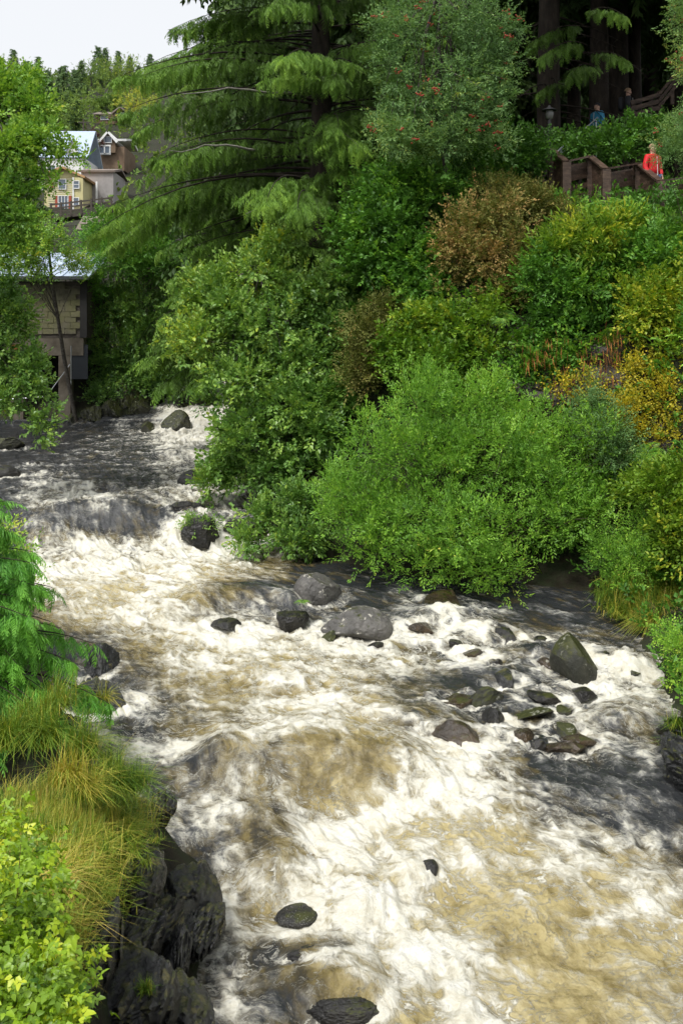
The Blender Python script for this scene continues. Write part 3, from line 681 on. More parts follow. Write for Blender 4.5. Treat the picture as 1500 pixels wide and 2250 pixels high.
def conifer_branch_set(rng, branches, sprays_per_m, spray_len, tint=.4, tip=.35, lat=.42, drape=.35):
    """branches: list of (start, azimuth, length, rise, droop). Returns wood paths and spray P, D, scale, tint"""
    P, D, S, T, wood = [], [], [], [], []
    for (s, az, L, rise, dr) in branches:
        n = 9; t = np.linspace(0, 1, n)[:, None]
        h = np.array([math.cos(az), math.sin(az), 0]); side = np.array([-h[1], h[0], 0])
        bend = rng.normal() * .12
        pts = s + L * (t * h + bend * t * t * side + np.array([0, 0, 1]) * (rise * t - dr * t ** 2.2))
        wood.append((pts, np.linspace(.007 * L + .006, .004, n)))
        m = max(6, int(sprays_per_m * L * (.3 if math.sin(az) > .35 else 1.0))); tt = rng.uniform(.10, 1.0, m) ** .8; tt[:2] = 1.0
        f = tt * (n - 1); i = np.minimum(f.astype(int), n - 2); fr = (f - i)[:, None]
        p = pts[i] * (1 - fr) + pts[i + 1] * fr; tg = unit(pts[i + 1] - pts[i])
        sd = np.where(rng.random(m) < .5, 1.0, -1.0)[:, None]; a = rng.uniform(R(18), R(62), m)[:, None]; a[:2] *= .15
        hang = (rng.random(m) < drape)[:, None]
        dd = tg * np.cos(a) + sd * side * np.sin(a) + np.array([0, 0, -1]) * rng.uniform(.0, .55, m)[:, None] * (1 - .4 * tt[:, None])
        dd = np.where(hang, tg * .45 + sd * side * .35 + np.array([0, 0, -.9]), dd)
        wl = np.clip(lat * L * (1 - tt) ** .7 + .25 * spray_len, .2 * spray_len, None)   # spray further out sideways in the broad middle of the limb
        off = (wl - spray_len * .3).clip(0, None) * rng.random(m)
        p = p + unit(tg * np.cos(a) + sd * side * np.sin(a)) * off[:, None] - np.array([0, 0, 1]) * (off * .28)[:, None]
        P.append(p); D.append(unit(dd)); S.append(spray_len * rng.uniform(.65, 1.15, m) * np.where(hang[:, 0], 1.1, 1.0)); T.append(tint + tip * (tt - .5) + .09 * rng.normal(size=m) + .08 * rng.normal())
    return wood, np.concatenate(P), np.concatenate(D), np.concatenate(S), np.concatenate(T)
def conifer_data(seed, H, crown0, Lmax, n_br, spm, spray_len, trunk_r, tint=.4, tip=.35, droop=.38, rise=.12, temps=None, lean=(0, 0), shape=.8, maxz=None, lfun=None, drape=.35, azf=None):
    """mesh data in local coordinates (base at the origin)"""
    rng = rngf(seed); br = []
    for k in range(n_br):
        f = (k + rng.random() * .8) / n_br; z = crown0 + (H - crown0) * f
        if maxz and z > maxz: continue
        L = (lfun(f) if lfun else Lmax * (1 - f) ** shape) * rng.uniform(.74, 1.06) + .25
        az = rng.uniform(0, 2 * np.pi)
        if azf: L *= azf(az)
        br.append((np.array([lean[0] * z, lean[1] * z, z]), az, L, rise + .25 * f + rng.normal() * .04, droop * (1 - .3 * f) + rng.normal() * .05))
    wood, P, D, S, T = conifer_branch_set(rng, br, spm, spray_len, tint, tip, drape=drape)
    temps = temps or SPRAY
    cr = scatter_twigs(temps, P, D, rng.normal(size=len(P)) * .25, S, T, rng)
    n = 14; zz = np.linspace(-.6, H, n); tp = np.stack([lean[0] * zz + .02 * np.sin(zz), lean[1] * zz, zz], -1)
    tr = trunk_r * np.clip(1 - zz / H, .03, 1) ** .75; tr[0] *= 1.4
    return cr, tubes([(tp, tr)], 10), tubes(wood, 4)
_r = rngf(77)
SPRAY = [spray_template(_r, 8, .062, .4, sub=False) for _ in range(8)]
SPRAY_FINE = [spray_template(_r, 10, .06) for _ in range(4)]
SPRAY_COARSE = [spray_template(_r, 5, .12, sub=False) for _ in range(4)]
def conifer(name, label, base, data, mat, cat='tree', group=None, branches=True):
    o = thing(name, label, cat, base, group); b = np.array(base, float)
    (V, Fc, T), (TV, TF), (WV, WF) = data
    part('crown', o, V + b, [Fc], mat, False, {'tint': T}, kind='stuff')
    part('trunk', o, TV + b, TF, BARK_D, True)
    if branches: part('branches', o, WV + b, WF, BARK_D, True)
    return o
def copy_thing(o, loc, label, rz=0.0, s=1.0):
    c = o.copy(); COL.objects.link(c); c.location = tuple(float(t) for t in loc); c.rotation_euler = (0, 0, rz); c.scale = (s, s, s); c['label'] = label
    for ch in o.children:
        d = ch.copy(); COL.objects.link(d); d.parent = c
    return c
def ground_at(px, Y, dz=0.0):
    x = (px - 750) / FPX * Y
    return np.array([x, Y, float(land_z(np.array([x]), np.array([Y]))[0]) + dz])
# ---- grass
def tuft_blades(rng, base, n, ln, lean=(0, 0), spread=.06, wd=.006, splay=.8):
    b = base + np.concatenate([rng.normal(size=(n, 2)) * spread, np.zeros((n, 1))], 1)
    az = rng.uniform(0, 2 * np.pi, n); h = np.stack([np.cos(az), np.sin(az)], -1) * rng.uniform(.1, splay, n)[:, None] + np.array(lean)
    L = ln * rng.uniform(.55, 1.2, n); t = np.array([0, .5, 1.0])
    hx = h[:, None, :] * (t ** 1.5)[None, :, None] * L[:, None, None]
    hm = np.linalg.norm(h, axis=1)
    z = (t[None] * (1 - .1 * hm[:, None]) - (t ** 2.4)[None] * np.clip(hm, .15, 1.6)[:, None] * .75) * L[:, None]
    P = np.concatenate([b[:, None, :2] + hx, (b[:, 2:3] + z)[..., None]], -1)
    sd = unit(np.stack([-h[:, 1], h[:, 0], 0 * az], -1) + 1e-6)
    ww = wd * np.array([1, .8, .06])
    A = P + sd[:, None] * ww[None, :, None]; B = P - sd[:, None] * ww[None, :, None]
    V = np.stack([A, B], 2).reshape(n, 6, 3)
    q = np.array([(0, 1, 3, 2), (2, 3, 5, 4)])
    Fq = (q[None] + (np.arange(n) * 6)[:, None, None]).reshape(-1, 4)
    tint = np.repeat(np.clip(rng.normal(size=n) * .18, -.5, .5), 6)
    return V.reshape(-1, 3), Fq, tint
def grass(name, label, tufts, mat, seed, cat='grass', parent=None):
    rng = rngf(seed); ps = []
    for (b, n, ln, lean, sp, tn, wd) in tufts:
        v, f, t = tuft_blades(rng, np.array(b, float), n, ln, lean, sp, wd); ps.append((v, f, np.clip(t + tn, 0, 1)))
    V, Fs, T = merge(ps)
    o = link(name, make_mesh(name, V, Fs, mat, True, {'tint': T})); return tag(o, label, cat, None, 'stuff')
# ------------------------------------------------------------------ foliage colours
G = lambda *s: list(s)
M_HEM = leaf_mat('hemlock_needles', [(.0, (.014, .034, .006)), (.35, (.028, .062, .009)), (.65, (.054, .122, .018)), (1, (.115, .21, .032))], .22, .55, .3)
M_HEM2 = leaf_mat('young_hemlock_needles', [(.0, (.015, .055, .010)), (.45, (.035, .13, .020)), (1, (.10, .26, .04))], .25, .5, .35)
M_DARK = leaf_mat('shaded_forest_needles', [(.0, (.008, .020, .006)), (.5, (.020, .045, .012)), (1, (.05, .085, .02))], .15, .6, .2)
M_ROWAN = leaf_mat('rowan_leaves', [(.0, (.03, .07, .028)), (.5, (.075, .155, .060)), (.85, (.13, .22, .075)), (1, (.22, .26, .08))], .25, .5, .35)
M_ALDER = leaf_mat('alder_leaves', [(.0, (.018, .055, .015)), (.45, (.062, .14, .033)), (.8, (.125, .22, .045)), (1, (.22, .28, .03))], .28, .42, .5)
M_WILLOW = leaf_mat('willow_leaves', [(.0, (.028, .09, .015)), (.5, (.090, .205, .028)), (.85, (.17, .31, .042)), (1, (.30, .40, .07))], .3, .45, .4)
M_SHRUB = leaf_mat('green_shrub_leaves', [(.0, (.02, .06, .010)), (.5, (.05, .14, .020)), (1, (.14, .26, .03))], .28, .5, .35)
M_BROWN_L = leaf_mat('fading_brown_leaves', [(.0, (.045, .06, .015)), (.35, (.085, .10, .03)), (.7, (.17, .125, .055)), (1, (.25, .18, .09))], .2, .65, .2)
M_YELLOW = leaf_mat('yellow_green_leaves', [(.0, (.04, .10, .010)), (.45, (.095, .175, .018)), (.8, (.22, .245, .025)), (1, (.40, .32, .035))], .3, .5, .35)
M_ORANGE = leaf_mat('orange_autumn_leaves', [(.0, (.05, .10, .012)), (.35, (.20, .20, .02)), (.7, (.42, .26, .02)), (1, (.50, .16, .015))], .25, .5, .35)
M_TOWN = leaf_mat('left_tree_leaves', [(.0, (.025, .075, .015)), (.5, (.075, .17, .030)), (.9, (.16, .27, .04)), (1, (.30, .30, .04))], .3, .45, .45)
M_FARD = leaf_mat('far_conifer_needles', [(.0, (.02, .045, .02)), (.5, (.045, .09, .04)), (1, (.09, .15, .06))], .15, .6, .2)
M_FARL = leaf_mat('far_broadleaf', [(.0, (.05, .10, .03)), (.5, (.12, .19, .05)), (1, (.26, .28, .05))], .25, .6, .2)
M_GRASS = leaf_mat('bank_grass', [(.0, (.03, .075, .012)), (.4, (.10, .17, .022)), (.7, (.26, .25, .055)), (1, (.36, .23, .09))], .25, .5, .35)
M_BRAMBLE = leaf_mat('bramble_leaves', [(.0, (.03, .08, .012)), (.5, (.125, .22, .012)), (.85, (.26, .33, .018)), (1, (.36, .36, .03))], .3, .42, .45)
M_FERN = leaf_mat('fern_fronds', [(.0, (.02, .07, .012)), (.5, (.06, .16, .02)), (1, (.20, .28, .03))], .28, .5, .35)
M_ROOT = leaf_mat('dead_hanging_roots', [(.0, (.05, .022, .010)), (.5, (.12, .05, .02)), (1, (.25, .12, .045))], .1, .8, .2)
def lob(px, py, Y, rx, ry, rz, t=0.0): return (at(px, py, Y), (rx, ry, rz), t)

# ------------------------------------------------------------------ the big hemlock over the alder
hb = ground_at(705, 31)
Hh = 31 - hb[2]
hem = conifer_data(5, 27 - hb[2] + 4, 9.0 - hb[2], 7.2, 340, 27, .43, .42, .47, .52, .34, .14, lfun=lambda f: 7.4 * (1 - f) ** .9 * min(1, .6 + 5 * f), maxz=18.2 - hb[2], drape=.68, temps=SPRAY, azf=lambda a: .72 if math.cos(a) > .15 else 1.0)
conifer('hemlock_tree', 'great green hemlock with drooping layered boughs at the picture centre', hb, hem, M_HEM)
_hl = [o_ for o_ in bpy.data.objects if o_.name == 'hemlock_tree'][0]
M_LIMB = noisy_mat('pale_lichen_limb', [(.10, .09, .075), (.28, .27, .23)], 8, 5, .85, .3)
for a_, m_, e_ in (((640, 205, 29), (520, 196, 27), (400, 206, 25.5)), ((560, 330, 29), (480, 318, 27), (370, 330, 25.6)), ((690, 480, 29), (620, 452, 27), (540, 470, 25.5))):
    P_ = bez(at(*a_), at(*m_), at(*e_), 9); P_[1:-1] += rngf(int(a_[0])).normal(size=(7, 3)) * .04
    part('bare_limb', _hl, *tubes([(P_, np.linspace(.045, .01, 9))], 5), M_LIMB, True)
# lower younger hemlocks showing between the shrubs
hd = conifer_data(9, 7.5, .6, 3.3, 70, 15, .75, .12, .42, .40, .34, .14, temps=SPRAY)
sm = conifer('hemlock_tree', 'smaller hemlock whose flat bough reaches over the far shore', ground_at(515, 36, 1.8), hd, M_HEM, group='younger hemlocks')
copy_thing(sm, ground_at(690, 27.5, .2), 'young hemlock behind the alder under the great one', 1.1, .75)
copy_thing(sm, ground_at(330, 51, 1.6), 'low hemlock on the far bank right of the old shed', 2.3, .8)
copy_thing(sm, ground_at(880, 27.5, -.3), 'young hemlock between the alder and the brown shrub', .3, .62)

# ------------------------------------------------------------------ rowan with red berries
rw = [lob(900, 60, 26, 1.1, 1.2, 1.0), lob(1040, 70, 26, 1.2, 1.2, 1.1), lob(960, -80, 26.5, 1.7, 1.3, 1.0), lob(880, 180, 25.7, .9, .9, .8, .06), lob(1010, 190, 25.6, 1.2, 1.0, .9), lob(1080, 150, 26, .9, 1, .9),
      lob(890, 310, 25.2, .9, .8, .6, .14), lob(1000, 300, 25.4, .9, .9, .6, .08), lob(960, 240, 25.4, 1.0, .9, .7, .04), lob(1050, 260, 25.6, .7, .8, .6), lob(850, 120, 26, .6, .7, .6), lob(835, 60, 25.8, .5, .6, .4), lob(830, 260, 25.4, .4, .5, .35, .05), lob(1115, 60, 26, .5, .6, .5), lob(1105, 320, 25.6, .4, .5, .4, .05), lob(1095, 220, 25.8, .45, .6, .4)]
rb = ground_at(985, 26.6)
rowan = broadleaf('rowan_tree', 'blue green rowan with clusters of red berries beside the great hemlock', rb, rw, 4600, M_ROWAN, (.085, .034), 'd', 11, .30, 31, ([rb + np.array([0, 0, -.3]), at(990, 500, 26.4), at(975, 320, 26.2), at(965, 150, 26.1), at(960, -20, 26.3)], .11), 60, .03, 'tree', tint=(.40, .20), shell=.3, lump=.5, ang=75)
_rg = rngf(8); Pb, _, _ = lobe_points(rw, 90, _rg, .06, .3)
ICO2V, ICO2F = ICO[2]
M_BERRY = plain_mat('red_berries', (.36, .045, .02), .4, .5)
def berries(parent, P, rng, s=.012, k=9, spread=.045):
    V, Fc = ico(1); vs, fs = [], []
    for i, p in enumerate(P):
        for j in range(k):
            vs.append(V * s * rng.uniform(.8, 1.2) + p + rng.normal(size=3) * spread * np.array([1, 1, .7])); fs.append(Fc + len(fs) * len(V))
    part('berries', parent, np.concatenate(vs), [np.concatenate(fs)], M_BERRY, True, kind='stuff')
berries(rowan, Pb, _rg, .022, 8, .05)
rw2 = [lob(1500, 60, 19, .32, .4, .45, .1), lob(1530, 130, 19, .4, .5, .4, .08), lob(1500, 10, 19, .3, .4, .4, .05), lob(1560, 20, 19, .6, .6, .7), lob(1505, 150, 18.8, .2, .3, .2, .1)]
r2b = ground_at(1640, 21.2)
row2 = broadleaf('rowan_tree', 'rowan bough with red berries entering at the top right edge', r2b, rw2, 900, M_ROWAN, (.05, .02), 'd', 13, .26, 32, ([r2b, at(1600, 500, 20.6), at(1570, 200, 19.6), at(1540, 30, 19.1)], .10), 16, .02, 'tree', tint=(.62, .17), ang=75)
berries(row2, lobe_points(rw2, 26, _rg, .05, .3)[0], _rg, .018, 8, .04)
rw3 = [lob(1485, 290, 22.5, .45, .5, .4, .08), lob(1512, 318, 22.3, .42, .5, .28, .02), lob(1456, 338, 22.4, .24, .35, .24, .02), lob(1540, 250, 22.5, .6, .6, .6), lob(1530, 380, 22.3, .3, .4, .2)]
r3b = ground_at(1560, 23)
row3 = broadleaf('rowan_tree', 'pale green rowan shrub half hiding the walker in red', r3b, rw3, 1300, M_ROWAN, (.048, .02), 'd', 13, .24, 33, None, 18, .015, 'tree', tint=(.52, .17), ang=75)
berries(row3, lobe_points(rw3, 14, _rg, .05, .3)[0], _rg, .018, 6, .035)

# ------------------------------------------------------------------ the alder leaning over the stream
al = [lob(580, 600, 27, 1.1, 1.1, .8, .08), lob(470, 640, 26.5, .9, .9, .7, .12), lob(560, 720, 26, 1.3, 1.1, .9, .02), lob(430, 750, 26, .8, .8, .8, .20), lob(650, 660, 26.5, .9, .9, .7, .0), lob(720, 640, 26.5, .8, .8, .7, -.06),
      lob(520, 830, 25.6, 1.1, 1.0, .7, .0), lob(640, 800, 25.6, 1.0, .9, .6, -.04), lob(720, 720, 26, .6, .7, .6, -.06), lob(600, 540, 27.2, .6, .7, .5, .05)]
ab = ground_at(640, 27.3)
broadleaf('alder_tree', 'alder with rounded leaves leaning over the stream from the right bank', ab, al, 3500, M_ALDER, (.115, .082), 'd', 9, .34, 41, ([ab - np.array([0, 0, .3]), at(640, 860, 26.9), at(620, 760, 26.6), at(590, 660, 26.6), at(575, 590, 26.8)], .10), 60, .03, 'tree', tint=(.58, .17), lump=.34, shell=.24)
al2 = [lob(640, 900, 25, 1.1, .9, .8), lob(560, 960, 24.8, .9, .8, .7, .0), lob(700, 960, 24.8, .8, .8, .8, -.05), lob(500, 1030, 25.2, .55, .6, .5, .04), lob(610, 1030, 24.6, .8, .7, .5, -.04), lob(740, 870, 25.3, .6, .7, .7, -.05), lob(455, 1060, 25.4, .3, .4, .3, .05)]
a2b = ground_at(690, 25.8)
broadleaf('alder_tree', 'lower dark alder clump hanging above the upper rapids', a2b, al2, 2200, M_ALDER, (.115, .082), 'd', 9, .34, 42, ([a2b - np.array([0, 0, .3]), at(680, 1050, 25.6), at(650, 950, 25.3), at(640, 880, 25.2)], .07), 50, .025, 'tree', tint=(.50, .15), lump=.36, shell=.24)
al3 = [lob(590, 1140, 22.9, .62, .5, .30, .1), lob(660, 1110, 23, .6, .5, .4, .05), lob(540, 1190, 22.6, .4, .4, .14, .1), lob(630, 1195, 22.4, .5, .4, .2, .06), lob(700, 1180, 22.4, .45, .4, .3, .05)]
a3b = ground_at(720, 23.6)
broadleaf('alder_sapling', 'spreading alder twigs reaching low across the foam left of the willow', a3b, al3, 760, M_ALDER, (.095, .055), 'o', 9, .30, 43, None, 60, .018, 'shrub', tint=(.46, .17), lump=.4, shell=.4)
# leafy cap on the fall boulder
lb = on_water(445, 1185); lb[2] += .35
broadleaf('streamside_shrub', 'little green plant growing on the boulder in the upper fall', lb, [(lb + np.array([-.05, -.15, .0]), (.5, .35, .22), .05)], 170, M_ALDER, (.06, .035), 'o', 8, .18, 44, None, 10, .006, tint=(.55, .15), lump=.4)

# ------------------------------------------------------------------ the bright willow at the water's edge
wl = [lob(960, 900, 21.6, 1.0, .9, .9, .04), lob(1080, 920, 21.6, 1.1, 1.0, .8, .05), lob(1180, 960, 21.4, 1.0, .9, .8, .03), lob(880, 1000, 21.2, 1.0, .9, .8, .02), lob(1010, 1020, 20.8, 1.2, 1.0, .9, .0), lob(1150, 1070, 20.8, 1.1, 1.0, .8, .0),
      lob(790, 1080, 21.0, .9, .8, .7, .04), lob(900, 1130, 20.4, 1.0, .9, .7, -.02), lob(1040, 1160, 20.0, 1.0, .9, .7, .02), lob(820, 1190, 20.4, .8, .7, .55, .05), lob(930, 1240, 20.0, .8, .7, .45, .06), lob(1080, 1240, 19.8, .7, .7, .5, .05), lob(1230, 1140, 20.6, .8, .8, .8, -.03), lob(1270, 1050, 21, .7, .8, .8, .0), lob(750, 1050, 21.3, .45, .6, .45, .02), lob(930, 850, 21.8, .6, .6, .5, .06), lob(1070, 865, 21.8, .6, .6, .5, .06), lob(740, 1130, 21.0, .4, .5, .4, .04), lob(1290, 960, 21.2, .6, .7, .6, .03), lob(1310, 1080, 20.8, .6, .7, .7, .0)]
wl = [(c, tuple(1.14 * np.array(r)), t) for c, r, t in wl]
wb = ground_at(1040, 21.4)
broadleaf('willow_bush', 'large bright green willow bush spreading over the right bank', wb, wl, 7200, M_WILLOW, (.075, .031), 'd', 12, .30, 51, None, 120, .022, 'bush', tint=(.47, .17), lump=.30, shell=.22, up=.6)
wl2 = [lob(1330, 950, 20.9, .6, .6, .6, .0), lob(1290, 900, 21.2, .45, .5, .45, .0), lob(1360, 1010, 20.7, .5, .5, .5, -.05)]
broadleaf('streamside_shrub', 'grey green shrub between the willow and the orange leaves', ground_at(1330, 21.2), wl2, 1000, M_ROWAN, (.055, .028), 'd', 10, .26, 52, None, 26, .014, tint=(.42, .16), lump=.34)
wl3 = [lob(1390, 1230, 19.2, .45, .45, .45, .05), lob(1410, 1170, 19.4, .5, .5, .5, .0), lob(1360, 1280, 19.1, .3, .35, .25, .08), lob(1330, 1200, 19.8, .45, .5, .5, -.05)]
broadleaf('streamside_shrub', 'small leaved light green shrub above the bank grass', ground_at(1400, 19.7), wl3, 1000, M_WILLOW, (.045, .024), 'd', 11, .24, 53, None, 26, .012, tint=(.5, .16), lump=.34)
wl4 = [lob(1465, 1090, 19, .55, .5, .6, .0), lob(1500, 1180, 18.6, .5, .5, .6, .0), lob(1420, 1080, 19.6, .4, .5, .45, -.1), lob(1500, 1050, 19.2, .5, .5, .4, .1), lob(1540, 1120, 18.6, .5, .5, .6, .0), lob(1470, 1160, 18.9, .4, .4, .5, .0)]
broadleaf('yellow_shrub', 'lush yellow green shrub at the edge above the bank grass', ground_at(1500, 19.5), wl4, 1500, M_YELLOW, (.085, .05), 'o', 8, .28, 54, None, 30, .014, tint=(.36, .16), lump=.36)
wl5 = [lob(1490, 1440, 15.6, .30, .35, .22, .05), lob(1465, 1400, 15.8, .20, .25, .16, .05), lob(1510, 1500, 15.3, .26, .3, .22, .05), lob(1540, 1430, 15.4, .3, .4, .3, .0), lob(1485, 1500, 15.4, .12, .2, .12, .05)]
broadleaf('streamside_shrub', 'small bright shrub at the edge leaning over the side fall', ground_at(1545, 15.8), wl5, 620, M_WILLOW, (.042, .022), 'o', 10, .2, 55, None, 26, .010, tint=(.58, .18), lump=.36, shell=.3)

# ------------------------------------------------------------------ shrubs of the right slope
SL = [
 ('streamside_shrub', 'dark green shrub between the great hemlock and the brown one', [lob(850, 480, 25.8, 1.1, 1., .9, -.02), lob(920, 560, 25.4, .9, .9, .9, .0), lob(820, 580, 25.6, .8, .8, .8, .04), lob(780, 500, 26.2, .6, .8, .7, .04), lob(930, 660, 25.0, .7, .8, .7, -.05), lob(870, 400, 26.4, .9, .9, .6, .0), lob(960, 430, 26.2, .8, .8, .6, .0)], 2300, M_SHRUB, (.115, .075), 'o', 9, .45),
 ('fading_shrub', 'brown faded shrub on the slope below the stairs', [lob(1060, 500, 24.6, .95, .8, .75, .12), lob(1040, 590, 24.2, .8, .7, .7, .08), lob(1130, 560, 24.2, .7, .7, .7, .0), lob(1110, 640, 23.8, .6, .6, .5, .05), lob(1000, 560, 24.6, .5, .6, .6, .1), lob(1150, 450, 25.2, .7, .7, .45, -.12)], 2500, M_BROWN_L, (.065, .042), 'd', 12, .40),
 ('fading_shrub', 'yellowing shrub at the foot of the stair railing', [lob(1170, 450, 25.2, .55, .7, .34, -.08), lob(1110, 420, 25.6, .6, .7, .4, -.18), lob(1240, 470, 24.9, .35, .5, .22, -.1)], 900, M_BROWN_L, (.055, .035), 'd', 11, .42),
 ('elder_shrub', 'pale yellow green elder drooping below the stairs', [lob(1290, 530, 23.4, .8, .7, .5, .12), lob(1230, 550, 23.6, .6, .6, .45, .02), lob(1350, 510, 23.6, .6, .7, .36, .1), lob(1300, 570, 23.2, .5, .6, .4, .0)], 1000, M_YELLOW, (.17, .05), 'o', 8, .38),
 ('elder_shrub', 'green elder hanging over the cliff below the pale one', [lob(1190, 620, 23.3, .7, .6, .7, .0), lob(1270, 640, 23.0, .7, .6, .6, -.05), lob(1200, 720, 23.0, .6, .5, .6, -.08), lob(1370, 580, 23.2, .6, .6, .5, .05), lob(1280, 720, 22.9, .5, .5, .4, -.1)], 1600, M_SHRUB, (.10, .06), 'o', 9, .45),
 ('elder_shrub', 'green shrub at the edge under the stair railing', [lob(1450, 540, 23.4, .8, .7, .36, .05), lob(1420, 570, 23.0, .6, .6, .5, .0), lob(1490, 580, 22.8, .6, .6, .5, .08), lob(1380, 500, 24, .6, .6, .3, .05)], 1300, M_SHRUB, (.115, .055), 'o', 9, .55),
 ('maple_shrub', 'yellow green maple like shrub above the willow', [lob(1000, 720, 23.6, .8, .7, .45, .1), lob(1060, 780, 23.2, .7, .7, .4, .0), lob(930, 710, 23.8, .6, .6, .35, .1), lob(880, 770, 23.8, .7, .7, .5, -.08), lob(970, 800, 23.2, .8, .7, .45, -.08), lob(1080, 700, 23.6, .4, .5, .5, .02)], 1700, M_YELLOW, (.11, .075), 'o', 8, .26),
 ('fading_shrub', 'small brown tinged shrub left of the maple like one', [lob(810, 740, 24.4, .55, .6, .5, .0), lob(800, 810, 24.2, .5, .6, .45, .0), lob(845, 690, 24.6, .45, .5, .5, -.1)], 1100, M_BROWN_L, (.06, .042), 'd', 11, .22),
 ('yellow_shrub', 'tall yellow shrub at the edge of the cliff top', [lob(1480, 660, 22.2, .6, .5, .7, .08), lob(1420, 700, 22.2, .5, .5, .5, .02), lob(1500, 780, 21.8, .5, .5, .6, .08), lob(1400, 640, 22.6, .4, .5, .4, -.05)], 1400, M_YELLOW, (.085, .055), 'o', 9, .56),
 ('orange_shrub', 'orange and yellow leaved shrub clinging to the cliff', [lob(1460, 880, 21.4, .5, .4, .55, .0), lob(1390, 900, 21.4, .45, .35, .4, .05), lob(1420, 820, 21.8, .5, .4, .4, .0), lob(1490, 960, 21.0, .45, .4, .5, -.05), lob(1400, 970, 21.2, .4, .35, .4, -.05)], 1200, M_ORANGE, (.055, .042), 'o', 8, .5),
 ('orange_shrub', 'sparse orange leaves beside the bare cliff patch', [lob(1300, 860, 21.8, .5, .35, .35, .05), lob(1240, 850, 22.0, .35, .3, .25, .0), lob(1340, 930, 21.5, .4, .3, .35, .1)], 420, M_ORANGE, (.055, .042), 'o', 7, .48),
 ('streamside_shrub', 'green shrub over the dark gap right of the willow top', [lob(1170, 800, 22.9, .5, .5, .4, .0), lob(1240, 790, 22.6, .4, .4, .35, .05), lob(1130, 830, 22.8, .5, .5, .35, .05)], 800, M_SHRUB, (.08, .06), 'o', 8, .5),
 ('streamside_shrub', 'dark shrub on the slope left of the stair lamp', [lob(1130, 330, 27.5, .9, .9, .6, .0), lob(1060, 360, 27, .8, .8, .5, .0), lob(1165, 350, 29, .6, .9, .35, .0)], 1300, M_SHRUB, (.09, .06), 'o', 8, .38),
 ('streamside_shrub', 'sunlit fern green shrub behind the stairs', [lob(1330, 320, 29.2, 1.0, .7, .45, .05), lob(1400, 300, 30, 1.0, .7, .5, .0), lob(1260, 320, 30.5, .8, .7, .3, .0)], 1000, M_SHRUB, (.11, .07), 'o', 8, .32),
]
for i, (nm, lb_, lobes, nt_, mt, lf, kd, per, tn) in enumerate(SL):
    c = np.mean([l[0] for l in lobes], 0); zl = min(l[0][2] - l[1][2] for l in lobes)
    ro = rngf(700 + i); ex = []
    for l in lobes:                                    # straggling side shoots
        for k_ in range(3):
            u_ = unit(ro.normal(size=3)); u_[1] = -abs(u_[1]) * .5; ex.append((l[0] + u_ * np.array(l[1]) * ro.uniform(.8, 1.3), tuple(np.array(l[1]) * ro.uniform(.22, .4)), l[2] + .12 * ro.normal()))
    lobes = lobes + ex
    b = np.array([c[0], c[1] + .5, min(zl, float(land_z(np.array([c[0]]), np.array([c[1] + .5]))[0]))])
    broadleaf(nm, lb_, b, lobes, nt_, mt, (lf[0], lf[1] * 1.15), 'd', per, .38, 200 + i, None, 40, .016, 'shrub', 'shrubs of the right slope', tint=(tn - .06, .24), lump=.5, shell=.34, zfloor=False)

# ------------------------------------------------------------------ left side trees
lt = [lob(10, 215, 26, .8, 1.0, .7, .0), lob(70, 250, 25.6, .6, .8, .6, .06), lob(-60, 300, 25.5, 1.2, 1.2, 1.2), lob(30, 335, 25, .75, .9, .6, .08), lob(110, 300, 25, .35, .5, .25, .1), lob(150, 335, 25, .22, .35, .12, .08), lob(-5, 440, 24.6, .9, 1.0, .7, .0), lob(80, 390, 24.8, .28, .5, .18, .05), lob(135, 345, 24.9, .26, .3, .16, .08), lob(185, 352, 25, .16, .2, .1, .05), lob(110, 405, 24.8, .22, .3, .14, .05), lob(60, 300, 25, .5, .5, .3, .1), lob(40, 490, 24.5, .55, .7, .35, .0), lob(-30, 560, 24.5, .6, .8, .5), lob(50, 180, 26, .45, .6, .35, .0)]
ltb = ground_at(-190, 24.8)
broadleaf('maple_tree', 'leafy green tree at the upper left edge in front of the houses', ltb, lt, 3200, M_TOWN, (.10, .075), 'd', 10, .34, 61, ([ltb - np.array([0, 0, .3]), at(-180, 800, 25), at(-120, 500, 25.1), at(-60, 350, 25.3), at(-10, 230, 25.6)], .13), 60, .035, 'tree', tint=(.55, .17), lump=.36, shell=.24)
lt2 = [lob(105, 530, 40, 1.1, 1.1, .8, .12), lob(40, 560, 40, 1.0, 1.0, .6, .05), lob(150, 570, 40, .5, .6, .35, .25), lob(90, 595, 40, .6, .7, .3, .1), lob(30, 500, 40.2, 1.0, 1.0, .8, .04), lob(-30, 600, 39.5, .8, .8, .4), lob(185, 590, 40.3, .35, .5, .25, .1)]
lt2b = ground_at(172, 43.25)
broadleaf('alder_sapling', 'slender sapling with a thin dark trunk before the old shed', lt2b, lt2, 1600, M_TOWN, (.10, .075), 'd', 9, .36, 62, ([lt2b - np.array([0, 0, .3]), at(142, 790, 42.6), at(128, 700, 41.6), at(114, 610, 40.6), at(106, 530, 40.2)], .10), 40, .02, 'tree', tint=(.55, .18), lump=.4, shell=.28, zfloor=False)
lt3 = [lob(20, 700, 26, .7, .7, .5, .0), lob(-20, 780, 25.6, .9, .8, .6), lob(50, 820, 25.4, .55, .6, .35, .04), lob(70, 850, 25.2, .35, .5, .25, .05), lob(10, 880, 25.2, .5, .6, .25, .0), lob(90, 930, 25, .3, .3, .25, .04), lob(70, 780, 25.6, .3, .4, .3, .0), lob(0, 640, 26.2, .5, .6, .35, .0), lob(120, 900, 25, .12, .2, .12), lob(95, 960, 25, .15, .2, .15)]
lt3b = ground_at(-170, 25.5)
